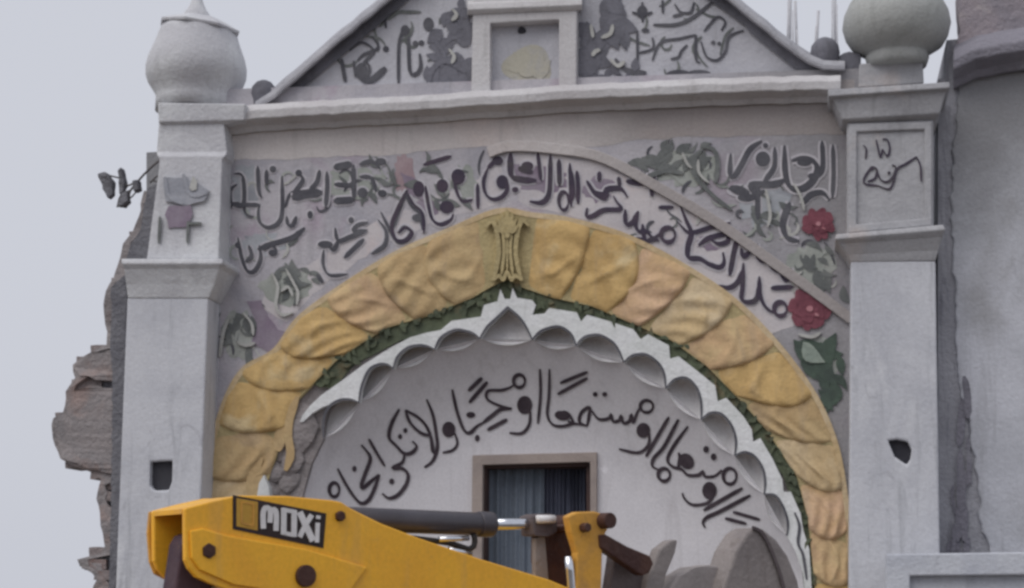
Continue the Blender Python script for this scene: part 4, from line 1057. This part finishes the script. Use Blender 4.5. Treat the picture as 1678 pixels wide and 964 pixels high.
# sticker
Zd = (210, 780, 3.902); Td = lambda p: (Zd[0] + p[0] / Zd[2], Zd[1] + p[1] / Zd[2])
dsurf = lambda p, h: dq(p, h)
bm = bmesh.new(); poly(bm, dsurf, [Td(p) for p in ((668, 122), (1265, 240), (1246, 462), (668, 340))], .003, .003)
dec = obj('sticker', bm, M['decalblack'], dip)
bm = bmesh.new(); poly(bm, dsurf, [Td(p) for p in ((690, 142), (826, 166), (824, 350), (690, 322))], .005, .003); obj('yellow_square', bm, M['decalyellow'], dec)
bm = bmesh.new()
for a in ([(722, 168), (798, 182)], [(798, 182), (796, 318)], [(796, 318), (722, 302)], [(722, 302), (722, 168)]): stroke(bm, dsurf, [Td(p) for p in a], 2.6, h=.006, back=.004, taper=1, mod=0)
obj('square_outline', bm, M['ochre'], dec)
bm = bmesh.new()
for a, w in (([(860, 338), (858, 245), (872, 205), (896, 210), (904, 245), (900, 300)], 32), ([(904, 240), (918, 216), (936, 222), (942, 262), (940, 352)], 32),
             ([(990, 206), (988, 374)], 34), ([(1056, 220), (1054, 390)], 34), ([(980, 216), (1066, 232)], 26), ([(980, 364), (1064, 380)], 26),
             ([(1092, 232), (1130, 315), (1178, 416)], 40), ([(1170, 250), (1130, 315), (1092, 392)], 30), ([(1208, 300), (1202, 426)], 26), ([(1212, 254), (1210, 276)], 26)):
    stroke(bm, dsurf, [Td(p) for p in a], w / Zd[2], h=.0065, back=.004, taper=1, mod=0)
obj('lettering', bm, M['decalwhite'], dec)

# hydraulic ram along the top of the dipper
mo = -WD / 2
A_ = D.at((556, 850), mo); B_ = D.at((806, 860), mo); C_ = D.at((905, 858), mo); k = ppm(D, (700, 860), mo)
bm = bmesh.new(); tube(bm, [A_, A_ + (B_ - A_) * .93], 19.5 / k, 24); tube(bm, [A_ + (B_ - A_) * .90, B_], 21.5 / k, 24)
ram = obj('ram_barrel', bm, M['barrel'], ex, smooth=False, bevel=.006)
for p in ram.data.polygons: p.use_smooth = len(p.vertices) == 4
bm = bmesh.new(); tube(bm, [B_ - (B_ - A_) * .02, C_], 9.5 / k, 18); ro2 = obj('ram_rod', bm, M['chrome'], ram, smooth=True)
bm = bmesh.new(); prism(bm, D, [(872, 846), (882, 842), (905, 842), (914, 852), (914, 872), (900, 880), (876, 878)], mo + .05, .10)
obj('rod_eye', bm, M['steel'], ram, bevel=.01)
bm = bmesh.new(); tube(bm, [D.at((880, 851), mo + .06), D.at((908, 851), mo + .06)], 7 / k, 12); obj('grease_cap', bm, M['decalwhite'], ram, smooth=True)
bm = bmesh.new()
tube(bm, [D.at(p, mo + .02) for p in smooth_path([(640, 878), (690, 884), (735, 890), (770, 900), (778, 888), (776, 876)], 6)], 5 / k, 10)
obj('hose', bm, M['rubber'], ram, smooth=True)
bm = bmesh.new(); tube(bm, [D.at((720, 884), mo + .06), D.at((768, 882), mo + .06)], 4.5 / k, 10); tube(bm, [D.at((735, 901), mo + .06), D.at((772, 908), mo + .06)], 5 / k, 10)
obj('steel_pipe', bm, M['chrome'], ram, smooth=True)

# tipping lever, far lever, links
bm = bmesh.new(); prism(bm, D, [(931, 846), (946, 839), (975, 838), (988, 842), (995, 853), (996, 868), (988, 884), (986, 964), (984, 1040), (940, 1040), (944, 964), (946, 905), (936, 872)], .02, .045)
lev = obj('tipping_lever', bm, M['ochre'], ex, bevel=.008)
bm = bmesh.new(); prism(bm, D, [(880, 866), (906, 862), (934, 864), (940, 900), (942, 1000), (880, 1000), (888, 960), (880, 920)], -.16, .05)
obj('far_lever', bm, M['brown'], lev, bevel=.008)  # far lever lies in shade; the shade is put into its dark brown
bm = bmesh.new(); prism(bm, D, [(877, 882), (893, 876), (900, 960), (900, 1000), (878, 1000)], -.14, .03); obj('lever_edge', bm, M['bucket'], lev, bevel=.006)
boss('lever_pin', (950, 865), 8, .06, -WD, M['brown'], lev, True); boss('lever_pin', (983, 854), 13, .075, -WD, M['brown'], lev)
bm = bmesh.new(); tube(bm, [D.at(p, .0) for p in ((931, 912), (934, 935), (937, 970), (938, 1010))], 7.5 / k, 14); obj('steel_pipe', bm, M['chrome'], lev, smooth=True)  # pipe added to make a bright strip here by reflecting the sky
for o, m in ((.03, M['brown']), (-.2, M['steel'])):
    bm = bmesh.new(); prism(bm, D, [(982, 876), (994, 876), (1030, 896), (1066, 911), (1072, 924), (1064, 940), (1052, 944), (1020, 922), (984, 898)], o, .05)
    obj('link', bm, m, ex, bevel=.008)
bm = bmesh.new(); prism(bm, D, [(1008, 908), (1058, 918), (1052, 970), (1040, 1060), (985, 1060), (1000, 964)], -.06, .06); obj('link_plate', bm, M['steel'], ex, bevel=.006)

# bucket
BK = [(1176, 1000), (1190, 950), (1206, 902), (1224, 874), (1238, 865), (1252, 867), (1272, 883), (1292, 911), (1308, 950), (1318, 1000), (1312, 1110), (1160, 1110)]
bm = bmesh.new(); prism(bm, D, BK, .05, .15)
buc = obj('bucket', bm, M['bucket'], ex, bevel=.04)
bm = bmesh.new(); stroke(bm, lambda p, h: D.at(p, .05 + h), [(1232, 864), (1246, 870), (1258, 888), (1270, 916), (1280, 945), (1288, 985), (1290, 1050)], 5, h=.01, back=.02, taper=1, mod=0)
obj('wear_strip', bm, M['steel'], buc)
bm = bmesh.new(); prism(bm, D, [(1062, 950), (1080, 900), (1098, 886), (1112, 884), (1108, 905), (1092, 945), (1084, 985), (1056, 990)], -.02, .06)
obj('hinge_ear', bm, M['bucket'], buc, bevel=.02)
bm = bmesh.new(); prism(bm, D, [(1056, 985), (1086, 975), (1170, 1010), (1290, 1020), (1288, 1120), (1100, 1130), (1046, 1060)], -.02, .12)
obj('hinge_plate', bm, M['steel'], buc, bevel=.006)

bm = bmesh.new(); prism(bm, D, [(1080, 1040), (1094, 972), (1112, 944), (1136, 930), (1164, 926), (1200, 930), (1204, 1000), (1190, 1060)], -.03, .1)
obj('side_cutter', bm, mat('dusty_bucket_steel', (.33, .30, .295), (.27, .245, .24), 3, rough=.8, bump=.2, spots=.3, spot_c=(.22, .19, .185)), buc, bevel=.045)
# boom from the pivot down to the machine (below the frame)
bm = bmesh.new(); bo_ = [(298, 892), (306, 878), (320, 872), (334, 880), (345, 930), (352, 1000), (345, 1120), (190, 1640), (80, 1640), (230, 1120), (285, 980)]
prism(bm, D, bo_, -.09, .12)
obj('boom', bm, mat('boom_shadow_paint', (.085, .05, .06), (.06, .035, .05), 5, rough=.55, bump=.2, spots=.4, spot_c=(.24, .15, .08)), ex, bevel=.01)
foot = dq((135, 1555), -.14)
def box(bm, c, s, rz=0):
    q = bmesh.ops.create_cube(bm, size=1)['verts']
    for v in q: v.co = Matrix.Rotation(rz, 3, 'Z') @ Vector((v.co.x * s[0], v.co.y * s[1], v.co.z * s[2])) + Vector(c)
bm = bmesh.new(); box(bm, (foot.x, foot.y, foot.z / 2 + .1), (.34, .3, max(.3, foot.z + .1)), th); obj('king_post', bm, M['brown'], ex, bevel=.02)
bm = bmesh.new(); box(bm, (foot.x - .5, foot.y - .15, .55), (.9, 1.9, .5), th); obj('chassis', bm, M['yellow'], ex, bevel=.04)
for s in (-1, 1):
    bm = bmesh.new(); c = Vector((foot.x - .6, foot.y - .15, .5)) + Matrix.Rotation(th, 3, 'Z') @ Vector((0, s * 1.1, 0)); d = Matrix.Rotation(th, 3, 'Z') @ Vector((0, .18, 0))
    tube(bm, [c - d, c - d * .9, c + d * .9, c + d], [.44, .5, .5, .44], 28); w = obj('wheel', bm, M['rubber'], ex, bevel=.02)
    bm = bmesh.new(); tube(bm, [c - d * 1.03, c + d * 1.03], .26, 20); obj('rim', bm, M['yellow'], w, bevel=.01)
